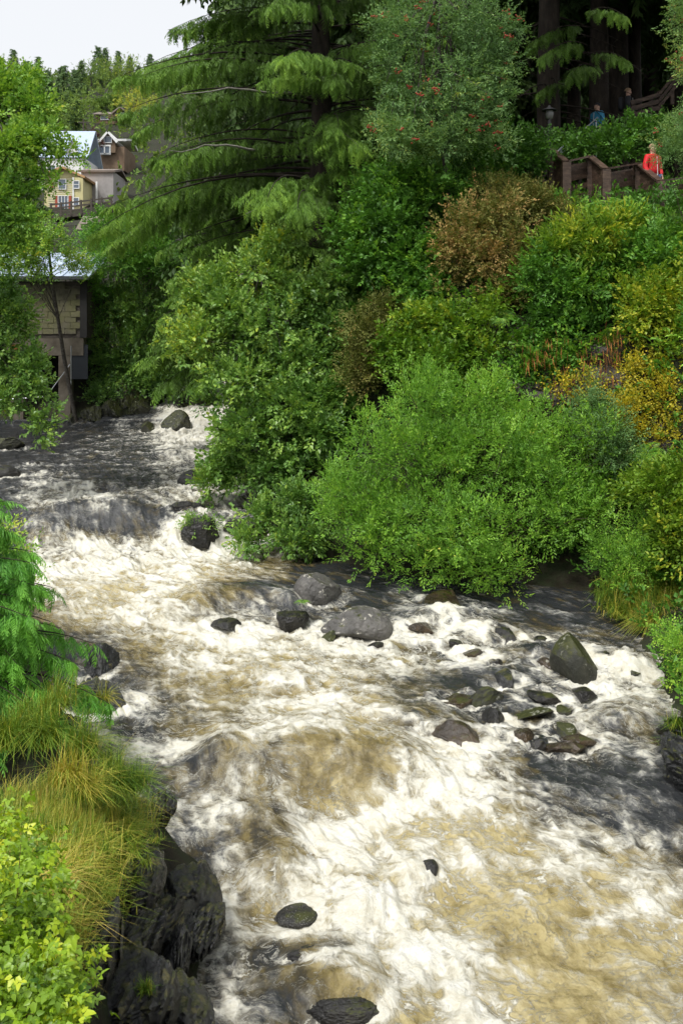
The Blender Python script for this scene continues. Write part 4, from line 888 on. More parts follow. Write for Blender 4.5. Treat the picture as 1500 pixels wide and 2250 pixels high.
broadleaf('alder_tree', 'drooping alder spray at the left edge in front of the shed posts', lt3b, lt3, 1700, M_ALDER, (.10, .07), 'd', 9, .32, 63, ([lt3b - np.array([0, 0, .3]), at(-150, 850, 25.6), at(-90, 760, 25.7), at(-30, 720, 25.8)], .08), 46, .018, 'tree', tint=(.50, .16), lump=.45, shell=.35)
lt4 = [lob(15, 1160, 16.4, .16, .25, .16, .3), lob(30, 1215, 15.6, .28, .3, .16, .0), lob(60, 1240, 15.4, .14, .2, .10, .0), lob(-15, 1190, 15.8, .25, .3, .3, .1), lob(70, 1280, 15.2, .12, .2, .08, .0), lob(5, 1010, 17, .06, .1, .04, .4)]
broadleaf('alder_sapling', 'small leafy sprig at the left edge over the near hemlock', ground_at(-70, 15.8), lt4, 240, M_WILLOW, (.05, .027), 'o', 9, .24, 64, None, 26, .010, 'shrub', tint=(.55, .18), lump=.4, shell=.35, zfloor=False)
# foliage of the far left shore
fs = [('streamside_shrub', 'green alder mass right of the old shed roof', [lob(270, 560, 46, 1.5, 1.3, 1.2, .0), lob(220, 520, 47, 1.2, 1.2, .9, .1), lob(330, 580, 46, 1.5, 1.3, 1.3, -.05), lob(210, 620, 45, .8, 1, .9, -.08), lob(290, 500, 48, 1.4, 1.2, .8, .08), lob(350, 500, 48, 1.2, 1.2, 1.0, .0)], 3000, .42),
      ('streamside_shrub', 'dark green bushes above the far slate ledges', [lob(240, 800, 45.5, 1.2, 1.0, 1.0, .0), lob(300, 740, 46, 1.5, 1.2, 1.2, .05), lob(210, 730, 45.5, .8, 1., .9, .05), lob(360, 800, 46, 1.5, 1.2, 1.1, -.05), lob(230, 870, 44.8, .9, .8, .6, .0), lob(310, 850, 46, 1.2, 1, .6, -.05), lob(420, 830, 46, 1.3, 1.2, 1.0, -.05), lob(260, 670, 46.5, 1.2, 1.2, 1.0, .05), lob(390, 700, 47, 1.6, 1.2, 1.4, -.05)], 4200, .40)]
for i, (nm, lb_, lobes, nt_, tn) in enumerate(fs):
    c = np.mean([l[0] for l in lobes], 0); b = np.array([c[0], c[1] + .8, float(land_z(np.array([c[0]]), np.array([c[1] + .8]))[0])])
    broadleaf(nm, lb_, b, lobes, nt_, M_ALDER if i else M_SHRUB, (.12, .075), 'd', 9, .5, 260 + i, None, 40, .03, 'shrub', 'bushes of the far shore', tint=(tn, .17), lump=.36, shell=.25)
lob_l = [lob(10, 930, 41, 1.0, .8, .4, .0), lob(60, 940, 41, .6, .6, .3, .0)]

# ------------------------------------------------------------------ near hemlock at the left edge
nb = np.array([-4.85, 12.0, float(land_z(np.array([-4.85]), np.array([12.0]))[0])])
nd = conifer_data(15, 2.75, .2, 1.7, 110, 48, .25, .07, .55, .5, .34, .10, temps=SPRAY, lfun=lambda f: 1.95 * (1 - f) ** .6, drape=.6, azf=lambda a: .5 if math.cos(a) < -.2 else 1.0)
conifer('hemlock_tree', 'young bright green hemlock at the near left bank', nb, nd, M_HEM2)
# ------------------------------------------------------------------ forest behind and on the hill
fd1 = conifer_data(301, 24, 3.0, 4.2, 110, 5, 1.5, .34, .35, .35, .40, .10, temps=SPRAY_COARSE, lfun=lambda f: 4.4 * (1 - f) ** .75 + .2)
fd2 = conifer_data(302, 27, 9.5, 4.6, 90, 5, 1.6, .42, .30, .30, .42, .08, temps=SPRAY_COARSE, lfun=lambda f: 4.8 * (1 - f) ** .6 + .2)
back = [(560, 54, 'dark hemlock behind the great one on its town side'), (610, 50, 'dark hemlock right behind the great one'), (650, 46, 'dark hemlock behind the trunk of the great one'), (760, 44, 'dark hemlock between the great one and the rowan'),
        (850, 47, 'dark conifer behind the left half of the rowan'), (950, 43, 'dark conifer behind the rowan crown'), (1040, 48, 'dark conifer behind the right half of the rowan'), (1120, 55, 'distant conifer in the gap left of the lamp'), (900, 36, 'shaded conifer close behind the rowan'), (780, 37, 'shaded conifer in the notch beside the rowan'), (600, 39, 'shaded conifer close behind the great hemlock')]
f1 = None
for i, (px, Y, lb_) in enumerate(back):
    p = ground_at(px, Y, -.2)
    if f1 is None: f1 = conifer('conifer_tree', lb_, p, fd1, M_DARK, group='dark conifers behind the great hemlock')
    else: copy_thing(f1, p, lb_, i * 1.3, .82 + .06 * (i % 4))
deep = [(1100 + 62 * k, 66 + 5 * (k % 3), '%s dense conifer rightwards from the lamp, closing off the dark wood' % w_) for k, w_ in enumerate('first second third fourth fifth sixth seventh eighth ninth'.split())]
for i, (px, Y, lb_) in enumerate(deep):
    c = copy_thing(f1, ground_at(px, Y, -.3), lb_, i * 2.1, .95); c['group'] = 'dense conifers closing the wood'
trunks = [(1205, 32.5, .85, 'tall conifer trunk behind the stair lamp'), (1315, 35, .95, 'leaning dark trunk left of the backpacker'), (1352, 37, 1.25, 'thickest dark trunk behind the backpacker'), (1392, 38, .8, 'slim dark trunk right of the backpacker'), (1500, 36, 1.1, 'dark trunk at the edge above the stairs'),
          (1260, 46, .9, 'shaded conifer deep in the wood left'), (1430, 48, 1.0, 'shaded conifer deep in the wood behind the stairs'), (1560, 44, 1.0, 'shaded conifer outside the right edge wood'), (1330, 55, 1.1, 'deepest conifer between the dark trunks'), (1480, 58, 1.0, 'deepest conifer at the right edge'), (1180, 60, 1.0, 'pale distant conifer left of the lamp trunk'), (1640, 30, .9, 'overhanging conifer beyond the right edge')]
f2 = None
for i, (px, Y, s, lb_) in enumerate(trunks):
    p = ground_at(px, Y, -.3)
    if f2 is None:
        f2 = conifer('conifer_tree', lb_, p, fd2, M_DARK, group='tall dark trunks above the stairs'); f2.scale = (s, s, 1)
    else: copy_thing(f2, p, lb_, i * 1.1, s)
# low dead boughs on the lamp trunk and its neighbours
_rd = rngf(91)
def dead_boughs(tree, px, Y, ys, col=BARK_D):
    ps = []
    for y in ys:
        b = at(px, y, Y); az = _rd.uniform(0, 2 * np.pi); L = _rd.uniform(1.4, 3.2); e = b + np.array([math.cos(az) * L, math.sin(az) * L * .7, -.25 * L])
        P = bez(b, .5 * (b + e) + np.array([0, 0, .25]), e, 7); ps.append((P, np.linspace(.035, .008, 7)))
        for k in range(5):
            s = P[2 + k]; q = s + np.array([_rd.normal() * .5, _rd.normal() * .4, -_rd.uniform(.2, .7)]); ps.append((bez(s, .5 * (s + q) + np.array([0, 0, .05]), q, 4), np.linspace(.012, .004, 4)))
    o = part('dead_boughs', tree, *tubes(ps, 4), col, True)
    return o
f2.scale = (1, 1, 1)
dead_boughs(f2, 1210, 32.5, list(range(20, 340, 14)))
# low green boughs of the lamp trunk
rgb_ = rngf(19); brs = [(at(1290, y, 31.5), az, L, .05, .4) for y, az, L in ((60, 3.6, 2.2), (100, 4.0, 2.4), (150, 4.4, 2.0), (170, 3.4, 1.8), (30, 4.9, 2.0), (120, 5.2, 1.6))]
wd_, P_, D_, S_, T_ = conifer_branch_set(rgb_, brs, 30, .40, .36, .4, drape=.6)
V_, F_, T_ = scatter_twigs(SPRAY, P_, D_, rgb_.normal(size=len(P_)) * .25, S_, T_, rgb_)
o = thing('hemlock_bough', 'green hemlock bough lit against the dark wood above the stairs', 'bough', at(1290, 120, 31.5))
part('needles', o, V_, [F_], M_HEM, False, {'tint': T_}, kind='stuff'); part('branches', o, *tubes(wd_, 4), BARK_D, True)
# hill above the town
fd3 = conifer_data(303, 20, 1.0, 3.6, 130, 6, 1.5, .30, .45, .35, .30, .15, temps=SPRAY_COARSE, lfun=lambda f: 3.8 * (1 - f) ** .8 + .2)
hill = [(20, 62, 'spruce top rising above the left edge tree', .72), (105, 230, 'dark spruce left on the skyline', 1.0), (140, 215, 'broad dark spruce above the blue roof', 1.15), (165, 235, 'dark spruce left of the hillside house', 1.0), (215, 330, 'spruce on the skyline above the hillside house', 1.2), (232, 345, 'twin spruce on the skyline', 1.1),
        (60, 250, 'dark spruce behind the left edge tree', 1.1), (260, 350, 'skyline spruce beside the great hemlock', 1.0), (285, 340, 'skyline spruce behind the hemlock boughs', .9), (180, 300, 'mid hill spruce above the utility pole', .9), (85, 300, 'skyline spruce at the left', 1.0), (30, 320, 'skyline spruce near the left edge', 1.1), (305, 300, 'hill spruce right of the hillside house', .8), (170, 190, 'spruce just left of the hillside house', .7), (330, 330, 'hill spruce hidden among hemlock boughs', 1.0)]
f3 = None
for i, (px, Y, lb_, s) in enumerate(hill):
    p = ground_at(px, Y, -.3)
    if f3 is None: f3 = conifer('spruce_tree', lb_, p, fd3, M_FARD, group='spruces on the town hill'); f3.scale = (s, s, s * .95)
    else: copy_thing(f3, p, lb_, i * 1.7, s * (.58 if Y > 100 else 1))
# one broadleaf crown shared by the hill trees
def far_broad(label, px, Y, r, h, tn, seed):
    b = ground_at(px, Y, -.2); c = b + np.array([0, 0, h * .62])
    lobes = [(c + np.array([r * a, r * .3 * k, r * e]), (r * .62, r * .6, r * .55), 0) for a, k, e in ((0, 0, .25), (-.5, 1, -.1), (.5, -1, -.1), (0, -1, -.3), (.3, .5, .45), (-.35, -.6, .3))]
    broadleaf('hill_tree', label, b, lobes, 420, M_FARL, (.34, .22), 'd', 8, .9, seed, ([b, b + np.array([.1, 0, h * .3]), b + np.array([0, 0, h * .7])], .2), 14, .06, 'tree', 'broadleaf trees on the town hill', tint=(tn, .16), lump=.4, zfloor=False)
for i, a in enumerate([('pale green tree on the hill above the hillside house', 245, 325, 6, 9, .42), ('round yellow green tree below the hillside house', 300, 215, 5.0, 8.5, .75), ('light green tree right on the hill', 285, 330, 6, 9, .4), ('green tree beside the hillside house', 200, 300, 6, 9, .2), ('green tree under the hillside house', 252, 255, 2.2, 3, .1), ('hill tree left of the spruces', 70, 270, 6, 9, .3), ('hill tree near the left edge skyline', 10, 290, 7, 10, .35), ('small tree in front of the hillside house', 222, 252, 1.8, 2.6, .15), ('green tree behind the blue roof', 160, 190, 5, 9, .25)]):
    far_broad(a[0], a[1], a[2], a[3], a[4], a[5], 400 + i)
bp = ground_at(205, 147); 
broadleaf('plum_tree', 'dark purple leaved tree between the blue roof and the gabled house', bp, [(at(203, 312, 147), (1.6, 1.4, 1.5), 0)], 260, leaf_mat('purple_leaves', [(0, (.02, .012, .014)), (1, (.07, .03, .035))], .15, .6, .2), (.2, .13), 'd', 8, .6, 420, None, 10, .04, 'tree', tint=(.5, .2), zfloor=False)

# ------------------------------------------------------------------ the old shed on posts over the far shore
M_SHING = noisy_mat('weathered_shingle', [(.06, .052, .038), (.12, .11, .075), (.125, .12, .06), (.085, .085, .04)], .9, 6, .85, .5, 14)
M_CONC = noisy_mat('stained_concrete', [(.045, .035, .025), (.11, .093, .07), (.17, .15, .12)], 1.2, 7, .85, .3)
M_ROOFB = plain_mat('pale_blue_metal_roof', (.40, .48, .60), .35, .5)
M_RUST = noisy_mat('rusted_steel', [(.16, .05, .015), (.34, .13, .03)], 4, 5, .8, .2)
M_DKIN = plain_mat('shed_shade_and_board', (.02, .019, .018), .9)  # near-black colour stands in for shade under the shed; also colours the corner board
M_STEEL = plain_mat('galvanised_rod', (.38, .39, .40), .4, .5, .6)
M_WOODG = noisy_mat('grey_timber', [(.05, .042, .035), (.11, .095, .078)], 3, 6, .85, .4, 10, (1, 1, 4))
SY = 43.6
def sx(px, Y=SY): return (px - 750) / FPX * Y
def sz(py, Y=SY): return ZC - (py - 750) / FPX * Y
shed = thing('old_shed', 'old moss stained shed on concrete posts with a pale blue metal roof', 'shed', (sx(60), SY, sz(940)))
x0, x1 = sx(-150), sx(186)
wall = part('wall', shed, *boxes([((.5 * (x0 + x1), SY + .12, .5 * (sz(618) + sz(742))), (x1 - x0, .2, sz(618) - sz(742))), ((x1 + .02 - .1, SY + 2.4, .5 * (sz(618) + sz(742))), (.2, 4.4, sz(618) - sz(742))), ((.5 * (x0 + x1), SY + 4.6, .5 * (sz(618) + sz(940))), (x1 - x0, .2, sz(618) - sz(940)))]), M_WOODG)
_rs = rngf(17); ch = .245; zt = sz(622); nrow = int((sz(622) - sz(738)) / ch)
SHM = [make_mesh('shingle', CUBE_V * np.array([.47, .05, ch + .02]), [CUBE_F], M_SHING)]
for r_ in range(nrow):
    x = x0 + (.24 if r_ % 2 else 0) + .24
    while x < x1 - .2:
        if not (_rs.random() < .015):
            link('shingle', SHM[0], wall, tuple(np.array([x, SY - .005 - .012 * _rs.random(), zt - (r_ + .5) * ch + _rs.normal() * .008]) - wpos(wall)), (R(-3 + _rs.normal()), _rs.normal() * .008, 0))
        x += .485
part('corner_board', shed, *boxes([((x1 - .02, SY - .04, .5 * (sz(618) + sz(742))), (.3, .12, sz(618) - sz(742)))]), M_DKIN)
part('roof', shed, *bars([((x0 - .3, SY + 2.0, sz(600) + .52), (x1 + .3, SY + 2.0, sz(600) + .52), 5.1, .08, (0, -.30, 1))]), M_ROOFB)
part('roof_ribs', shed, *bars([((xx, SY - .48, sz(600) - .18), (xx, SY + 4.4, sz(600) + 1.32), .05, .07) for xx in np.arange(x0 - .2, x1 + .3, .6)]), M_ROOFB)
part('gutter', shed, *boxes([((.5 * (x0 + x1), SY - .52, sz(612)), (x1 - x0 + .6, .12, .14))]), plain_mat('dark_gutter', (.05, .055, .06), .5))
part('beam', shed, *boxes([((.5 * (x0 + x1), SY + .05, sz(762)), (x1 - x0, .45, sz(744) - sz(782)))]), M_CONC)
for px in (42, 145, -90):
    part('post', shed, *boxes([((sx(px), SY + .05, .5 * (sz(782) + sz(960))), (.52, .5, sz(782) - sz(960)))]), M_CONC)
part('post', shed, *boxes([((sx(38), SY - .25, sz(790)), (.22, .2, 1.3))]), M_RUST, label='short rusty orange steel post')
part('panel', shed, *boxes([((sx(176), SY - .1, sz(795)), (.75, .06, 1.5))]), plain_mat('slate_blue_panel', (.02, .024, .03), .7))
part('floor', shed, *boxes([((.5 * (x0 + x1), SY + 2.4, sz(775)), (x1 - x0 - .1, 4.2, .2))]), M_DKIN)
part('dark_backing', shed, *boxes([((.5 * (x0 + x1), SY + 4.3, .5 * (sz(790) + sz(960))), (x1 - x0, .2, sz(790) - sz(960)))]), M_DKIN)  # dark sheet added behind the posts to make the opening look shaded
for a, b_ in (((-20, 880), (95, 872)), ((105, 868), (155, 800)), ((157, 760), (157, 845)), ((0, 865), (30, 835)), ((104, 830), (104, 868))):
    part('rod', shed, *tubes([(np.array([at(*a, SY - .4), at(*b_, SY - .4)]), [.022, .022])], 6), M_STEEL)

# ------------------------------------------------------------------ houses of the town
M_YEL = noisy_mat('cream_yellow_siding', [(.52, .47, .24), (.60, .55, .30)], .5, 4, .7, 0)
M_WHITE = plain_mat('white_trim', (.72, .72, .70), .5)
M_GLASS = plain_mat('window_glass', (.10, .13, .17), .12, .8)
M_RED = plain_mat('brick_red_shutter', (.34, .07, .035), .6)
M_BROWNW = noisy_mat('brown_wall', [(.13, .085, .055), (.20, .14, .09)], .6, 4, .8, 0)
M_BROOF = noisy_mat('brown_grey_roof', [(.16, .13, .11), (.25, .21, .18)], .5, 4, .85, 0)
M_TAN = plain_mat('orange_tan_fascia', (.42, .25, .11), .6)
M_GREYW = plain_mat('grey_siding', (.30, .28, .27), .7)
def prism(x0, x1, y0, y1, ze, zr, along='x', over=0.0, th=.25):
    """gable roof as two slabs; along = ridge direction"""
    if along == 'x':
        ym = .5 * (y0 + y1)
        return bars([((x0 - over, .5 * (y0 - over + ym), .5 * (ze + zr)), (x1 + over, .5 * (y0 - over + ym), .5 * (ze + zr)), math.hypot(ym - y0 + over, zr - ze), th, (0, -(zr - ze), ym - y0)),
                     ((x0 - over, .5 * (y1 + over + ym), .5 * (ze + zr)), (x1 + over, .5 * (y1 + over + ym), .5 * (ze + zr)), math.hypot(ym - y0 + over, zr - ze), th, (0, (zr - ze), ym - y0))])
    xm = .5 * (x0 + x1)
    return bars([((.5 * (x0 - over + xm), y0 - over, .5 * (ze + zr)), (.5 * (x0 - over + xm), y1 + over, .5 * (ze + zr)), math.hypot(xm - x0 + over, zr - ze), th, (-(zr - ze), 0, xm - x0)),
                 ((.5 * (x1 + over + xm), y0 - over, .5 * (ze + zr)), (.5 * (x1 + over + xm), y1 + over, .5 * (ze + zr)), math.hypot(xm - x0 + over, zr - ze), th, ((zr - ze), 0, xm - x0))])
def gable(x0, x1, y, ze, zr, th=.2):
    V = np.array([(x0, y, ze), (x1, y, ze), (.5 * (x0 + x1), y, zr), (x0, y + th, ze), (x1, y + th, ze), (.5 * (x0 + x1), y + th, zr)])
    return V, [np.array([(0, 1, 2), (5, 4, 3)]), np.array([(0, 3, 4, 1), (1, 4, 5, 2), (2, 5, 3, 0)])]
def window(h, x, y, z, w_, hh, nx=2, nz=2, fr=M_WHITE):
    f = part('window', h, *boxes([((x, y - .05, z), (w_, .12, hh))]), M_GLASS)
    t = .09; bs = [((x, y - .13, z + s * (hh / 2)), (w_ + 2 * t, .08, t)) for s in (-1, 1)] + [((x + s * (w_ / 2 + t / 2), y - .13, z), (t, .08, hh - t)) for s in (-1, 1)]
    bs += [((x - w_ / 2 + w_ * k / nx, y - .125, z), (.06, .06, hh - t)) for k in range(1, nx)] + [((x, y - .12, z - hh / 2 + hh * k / nz), (w_, .05, .06)) for k in range(1, nz)]
    part('frame', f, *boxes(bs), fr); return f
# yellow house
Y = 120.0; X = lambda p, Y_=None: sx(p, Y_ or Y); Z = lambda p, Y_=None: sz(p, Y_ or Y)
yh = thing('house', 'cream yellow house with red shutters seen through the left trees', 'house', (X(150), Y, Z(475)))
part('wall', yh, *boxes([((X(140), Y + 4, .5 * (Z(388) + Z(490))), (X(182) - X(98), 8, Z(388) - Z(490))), ((X(176), Y - .35, .5 * (Z(392) + Z(490))), (X(186) - X(166), .7, Z(392) - Z(490)))]), M_YEL)
part('siding', yh, *boxes([((X(140), Y - .02, z), (X(165) - X(98), .05, .03)) for z in np.arange(Z(470), Z(390), .22)]), M_WHITE, kind='stuff')
part('gable', yh, *gable(X(98), X(182), Y - .05, Z(390), Z(372)), M_YEL)
part('roof', yh, *prism(X(98), X(182), Y - .3, Y + 8, Z(390), Z(371), 'y', .5), M_TAN)
window(yh, X(140), Y, Z(446), (X(150) - X(130)), 1.7, 3, 2); window(yh, X(172), Y - .72, Z(408), .62, .9, 1, 2); window(yh, X(172), Y - .72, Z(445), .55, .9, 1, 2); window(yh, X(138), Y, Z(405), .8, 1.2, 1, 2)
for px, py in ((155, 446), (125, 446), (115, 405)):
    part('shutter', yh, *boxes([((X(px), Y - .08, Z(py)), (.30, .1, 1.7 if py > 420 else 1.2))]), M_RED)
part('corner_board', yh, *boxes([((X(165.5), Y - .40, .5 * (Z(392) + Z(470))), (.16, .9, Z(392) - Z(470)))]), M_WHITE)
# grey house beside it
gh = thing('house', 'grey house with white posts right of the yellow one', 'house', (X(205, 124), 124, Z(470, 124)))
part('wall', gh, *boxes([((X(212, 124), 128, .5 * (Z(375, 124) + Z(480, 124))), (4.0, 7, Z(375, 124) - Z(480, 124)))]), M_GREYW)
part('roof', gh, *prism(X(212, 124) - 2, X(212, 124) + 2, 124.5, 131.5, Z(375, 124), Z(362, 124), 'x', .3), M_BROOF)
for px in (187, 213): part('post', gh, *boxes([((X(px, 123.6), 123.6, .5 * (Z(400, 124) + Z(470, 124))), (.22, .22, Z(400, 124) - Z(470, 124)))]), M_WHITE)
# pale house with a dormer under the blue roof
Y = 135.0
bh = thing('house', 'white dormered house with a light blue standing seam roof', 'house', (X(120), Y, Z(400)))
part('wall', bh, *boxes([((X(125), Y + 4, .5 * (Z(345) + Z(430))), (X(188) - X(70), 8, Z(345) - Z(430)))]), M_WHITE)
part('roof', bh, *prism(X(68), X(190), Y, Y + 8, Z(346), Z(291, Y + 4), 'x', .3, .2), M_ROOFB)
part('roof_ribs', bh, *bars([((xx, Y - .35, Z(346) - .1), (xx, Y + 3.95, Z(291, Y + 4) + .1), .07, .12) for xx in np.arange(X(70), X(190), .42)]), M_ROOFB, kind='stuff')
part('dormer', bh, *gable(X(146), X(174), Y - .1, Z(334), Z(309), 1.2), M_WHITE)
part('dormer_roof', bh, *prism(X(146), X(174), Y - .3, Y + 2.5, Z(335), Z(308), 'y', .15, .14), M_ROOFB)
part('dormer_wall', bh, *boxes([((X(160), Y + .5, Z(340)), (X(172) - X(148), 1.0, .8))]), M_WHITE)
window(bh, X(160), Y - .1, Z(340), .8, .6, 1, 1); window(bh, X(95), Y, Z(375), 1.0, 1.4, 1, 2); window(bh, X(115), Y, Z(375), 1.0, 1.4, 1, 2)
# brown gabled house
Y = 150.0
gb = thing('house', 'brown shingled house with a white edged gable beside the hemlock tips', 'house', (X(235), Y, Z(360)))
part('wall', gb, *boxes([((X(240), Y + 4, .5 * (Z(322) + Z(375))), (X(275) - X(207), 8, Z(322) - Z(375)))]), M_BROWNW)
part('gable', gb, *gable(X(224), X(258), Y - .6, Z(315), Z(296), .7), M_BROWNW)
part('gable_wall', gb, *boxes([((X(241), Y - .25, Z(326)), (X(256) - X(226), .7, 1.5))]), M_BROWNW)
part('roof', gb, *prism(X(224), X(258), Y - .9, Y + 5, Z(315), Z(295), 'y', .3, .3), M_WHITE)
part('roof', gb, *prism(X(207), X(275), Y, Y + 8, Z(308), Z(296), 'x', .3, .3), M_WHITE)
window(gb, X(240), Y - .62, Z(309), 1.0, .9, 1, 1); window(gb, X(226), Y - .6, Z(331), .9, 1.1, 1, 1); window(gb, X(238), Y - .6, Z(331), .7, 1.1, 1, 1)
part('window_band', gb, *boxes([((X(232), Y - .62, Z(331)), (X(246) - X(218), .1, 1.5))]), M_WHITE)
# hillside house
Y = 222.0
hh = thing('house', 'tan house with a long low roof and balcony high on the hill', 'house', (X(245), Y, Z(275)))
part('wall', hh, *boxes([((X(236), Y + 4, .5 * (Z(253) + Z(278))), (X(262) - X(212), 8, Z(253) - Z(278))), ((X(268), Y + 3, .5 * (Z(254) + Z(272))), (X(276) - X(258), 8, Z(254) - Z(272)))]), M_BROWNW)
part('roof', hh, *prism(X(211), X(262), Y, Y + 8, Z(252), Z(240), 'x', .6, .3), M_BROOF)
part('roof', hh, *prism(X(254), X(282), Y - 1.5, Y + 7, Z(252), Z(241), 'y', .5, .3), M_BROOF)
for px in (226, 234, 241): window(hh, X(px), Y, Z(259), .7, .9, 1, 1)
window(hh, X(272), Y - 1.05, Z(256), .8, 1.2, 1, 1); window(hh, X(260), Y - 1.05, Z(257), .8, 1.0, 1, 1)
part('balcony', hh, *boxes([((X(258), Y - 2, Z(265)), (X(272) - X(246), 2, .2))] + [((xx, Y - 2.9, Z(263)), (.12, .12, 1.0)) for xx in np.arange(X(246), X(272), .5)] + [((X(258), Y - 2.9, Z(261)), (X(272) - X(246), .1, .12))]), M_BROWNW)
for px in (248, 256, 265): part('post', hh, *boxes([((X(px), Y - 2.6, Z(271)), (.25, .25, 1.6))]), M_BROWNW)
# utility pole
up_ = ground_at(184, 165); zt_ = sz(262, 165)
pl = thing('utility_pole', 'weathered utility pole rising behind the blue roof', 'pole', up_)
part('pole', pl, *tubes([(np.array([up_, [up_[0], 165, zt_]]), [.16, .12])], 8), M_WOODG); part('crossarm', pl, *boxes([((up_[0] + .2, 165, zt_ - .5), (2.2, .14, .14))]), M_WOODG)
# boardwalk bridge with railings in the town
Y = 92.0
bw = thing('town_boardwalk', 'timber boardwalk with slanting railings in front of the yellow house', 'boardwalk', (X(180), Y, Z(475)))
pA, pB = at(112, 462, Y), at(250, 446, Y)
part('deck', bw, *bars([(pA - np.array([0, -.9, .75]), pB - np.array([0, -.9, .75]), 2.4, .25)]), M_WOODG)
for k in range(3):
    dz_ = np.array([0, -.3, .45 - .36 * k]); part('rail', bw, *bars([(pA + dz_, pB + dz_, .08, .14)]), M_WOODG)
for k in np.linspace(.02, .98, 7):
    p = pA * (1 - k) + pB * k; part('post', bw, *boxes([((p[0], p[1] - .3, p[2] - .1), (.16, .16, 1.35))]), M_WOODG)
for k in (.1, .5, .9):
    p = pA * (1 - k) + pB * k; part('pile', bw, *boxes([((p[0], p[1] + .8, p[2] - 3), (.35, .35, 4.6))]), M_WOODG)
# small brown roofed hut
Y = 58.0
hu = thing('hut', 'small hut with a brown pitched roof below the town boardwalk', 'hut', (X(200), Y, Z(525)))
part('wall', hu, *boxes([((X(200), Y + 1.5, Z(520)), (X(222) - X(178), 3, 1.5))]), M_WOODG)
part('roof', hu, *prism(X(176), X(226), Y, Y + 3, Z(505), Z(478, Y + 1.5), 'x', .2, .1), M_BROOF)
part('gable', hu, *gable(X(205), X(232), Y - .4, Z(505), Z(484), .2), M_WOODG); part('gable_roof', hu, *prism(X(203), X(234), Y - .6, Y + 1, Z(506), Z(483), 'y', .1, .08), M_BROOF)
# ------------------------------------------------------------------ timber stairs on the right slope
M_STAIR = noisy_mat('wet_brown_timber', [(.028, .017, .011), (.065, .040, .027), (.13, .085, .058)], 4, 7, .55, .5, 16, (1, 1, 3), .4)
RT = [at(1212, 335, 28.0), at(1243, 362, 27.1), at(1296, 350, 27.7), at(1330, 378, 26.7), at(1401, 366, 27.5), at(1450, 405, 26.3), at(1512, 396, 27.0), at(1570, 425, 26.0)]
st_ = thing('timber_stairs', 'brown timber stairway with zigzag board railings on the right slope', 'stairs', (RT[3][0], RT[3][1], RT[3][2] - 1.2))
def rail_run(RT, H=1.22, full=True):
    for i, p in enumerate(RT):
        board('post', st_, p + np.array([0, 0, .06]), p - np.array([0, 0, H + .25]), .22, .2, M_STAIR, (0, 1, 0))
    for i in range(len(RT) - 1):
        p, q = RT[i], RT[i + 1]; d = unit(q - p); steep = i % 2 == 0
        n_ = 5 if steep else 4; hb_ = .185 if steep else .14
        for k in range(n_ if full else 1):
            z = -.14 - k * (.215 if steep else .27)
            nrm = unit(np.cross(d, [0, 0, 1.]))
            board('plank', st_, p + d * .07 + np.array([0, 0, z]) - nrm * .02, q - d * .07 + np.array([0, 0, z]) - nrm * .02, .04, hb_, M_STAIR)
        board('cap', st_, p + np.array([0, 0, .085]), q + np.array([0, 0, .085]), .2, .045, M_STAIR)
rail_run(RT)
off = np.array([.35, 1.55, .12])
rail_run([p + off for p in RT[1:]], full=False)
# deck and treads between the two railings
for i in range(len(RT) - 1):
    p, q = RT[i] - np.array([0, 0, 1.22]), RT[i + 1] - np.array([0, 0, 1.22]); o2 = off - np.array([0, 0, .12])
    m_ = 5
    for k in range(m_):
        a = p + (q - p) * (k + .5) / m_; dd = unit(q - p); board('tread', st_, a + np.array([0, .12, 0]), a + o2, max(.14, np.linalg.norm((q - p)[:2]) / m_ * .9), .05, M_STAIR)
# upper flight and its pipe handrails
M_PIPE = plain_mat('pale_pipe', (.42, .45, .50), .3, .5, .5)
hr = thing('pipe_handrail', 'pale metal pipe handrail climbing into the dark wood', 'handrail', at(1240, 380, 30))
part('rail', hr, *tubes([(np.array([at(1208, 350, 29.2), at(1232, 325, 30.0), at(1275, 290, 31.5), at(1312, 258, 33.0)]), [.024] * 4)], 8), M_PIPE, True)
part('rail', hr, *tubes([(np.array([at(1190, 372, 29), at(1228, 340, 30.0), at(1300, 290, 32.6)]), [.02] * 3)], 8), M_PIPE, True)
for px, py, Y in ((1232, 325, 30.0), (1275, 290, 31.5), (1308, 262, 32.9)): part('post', hr, *tubes([(np.array([at(px, py, Y), at(px, py, Y) - np.array([0, 0, 1.3])]), [.03, .03])], 6), M_PIPE, True)
fl = thing('upper_stairs', 'dark flight of steps rising into the wood behind the lamp', 'stairs', at(1235, 420, 30))
for k in range(14):
    a = at(1215, 425, 29.4) * (1 - k / 13) + at(1325, 330, 33.6) * (k / 13); board('tread', fl, a, a + np.array([.25, 1.2, 0]), .30, .05, M_STAIR)
for dz in (0, .3, .6):
    board('plank', fl, at(1200, 390, 29.2) + np.array([0, 0, -dz]), at(1245, 350, 30.4) + np.array([0, 0, -dz]), .04, .16, M_STAIR)
uf = thing('upper_fence', 'dim timber fence beside the backpacker in the wood', 'fence', at(1410, 240, 34))
for px, py in ((1390, 222), (1429, 212), (1448, 200), (1475, 170)): board('post', uf, at(px, py, 34), at(px, py + 60, 34), .12, .12, M_STAIR, (0, 1, 0))
for k in range(3): board('plank', uf, at(1385, 226 + 14 * k, 33.9), at(1448, 208 + 14 * k, 33.9), .04, .14, M_STAIR); board('plank', uf, at(1448, 206 + 14 * k, 33.9), at(1500, 140 + 14 * k, 33.9), .04, .1, M_STAIR)
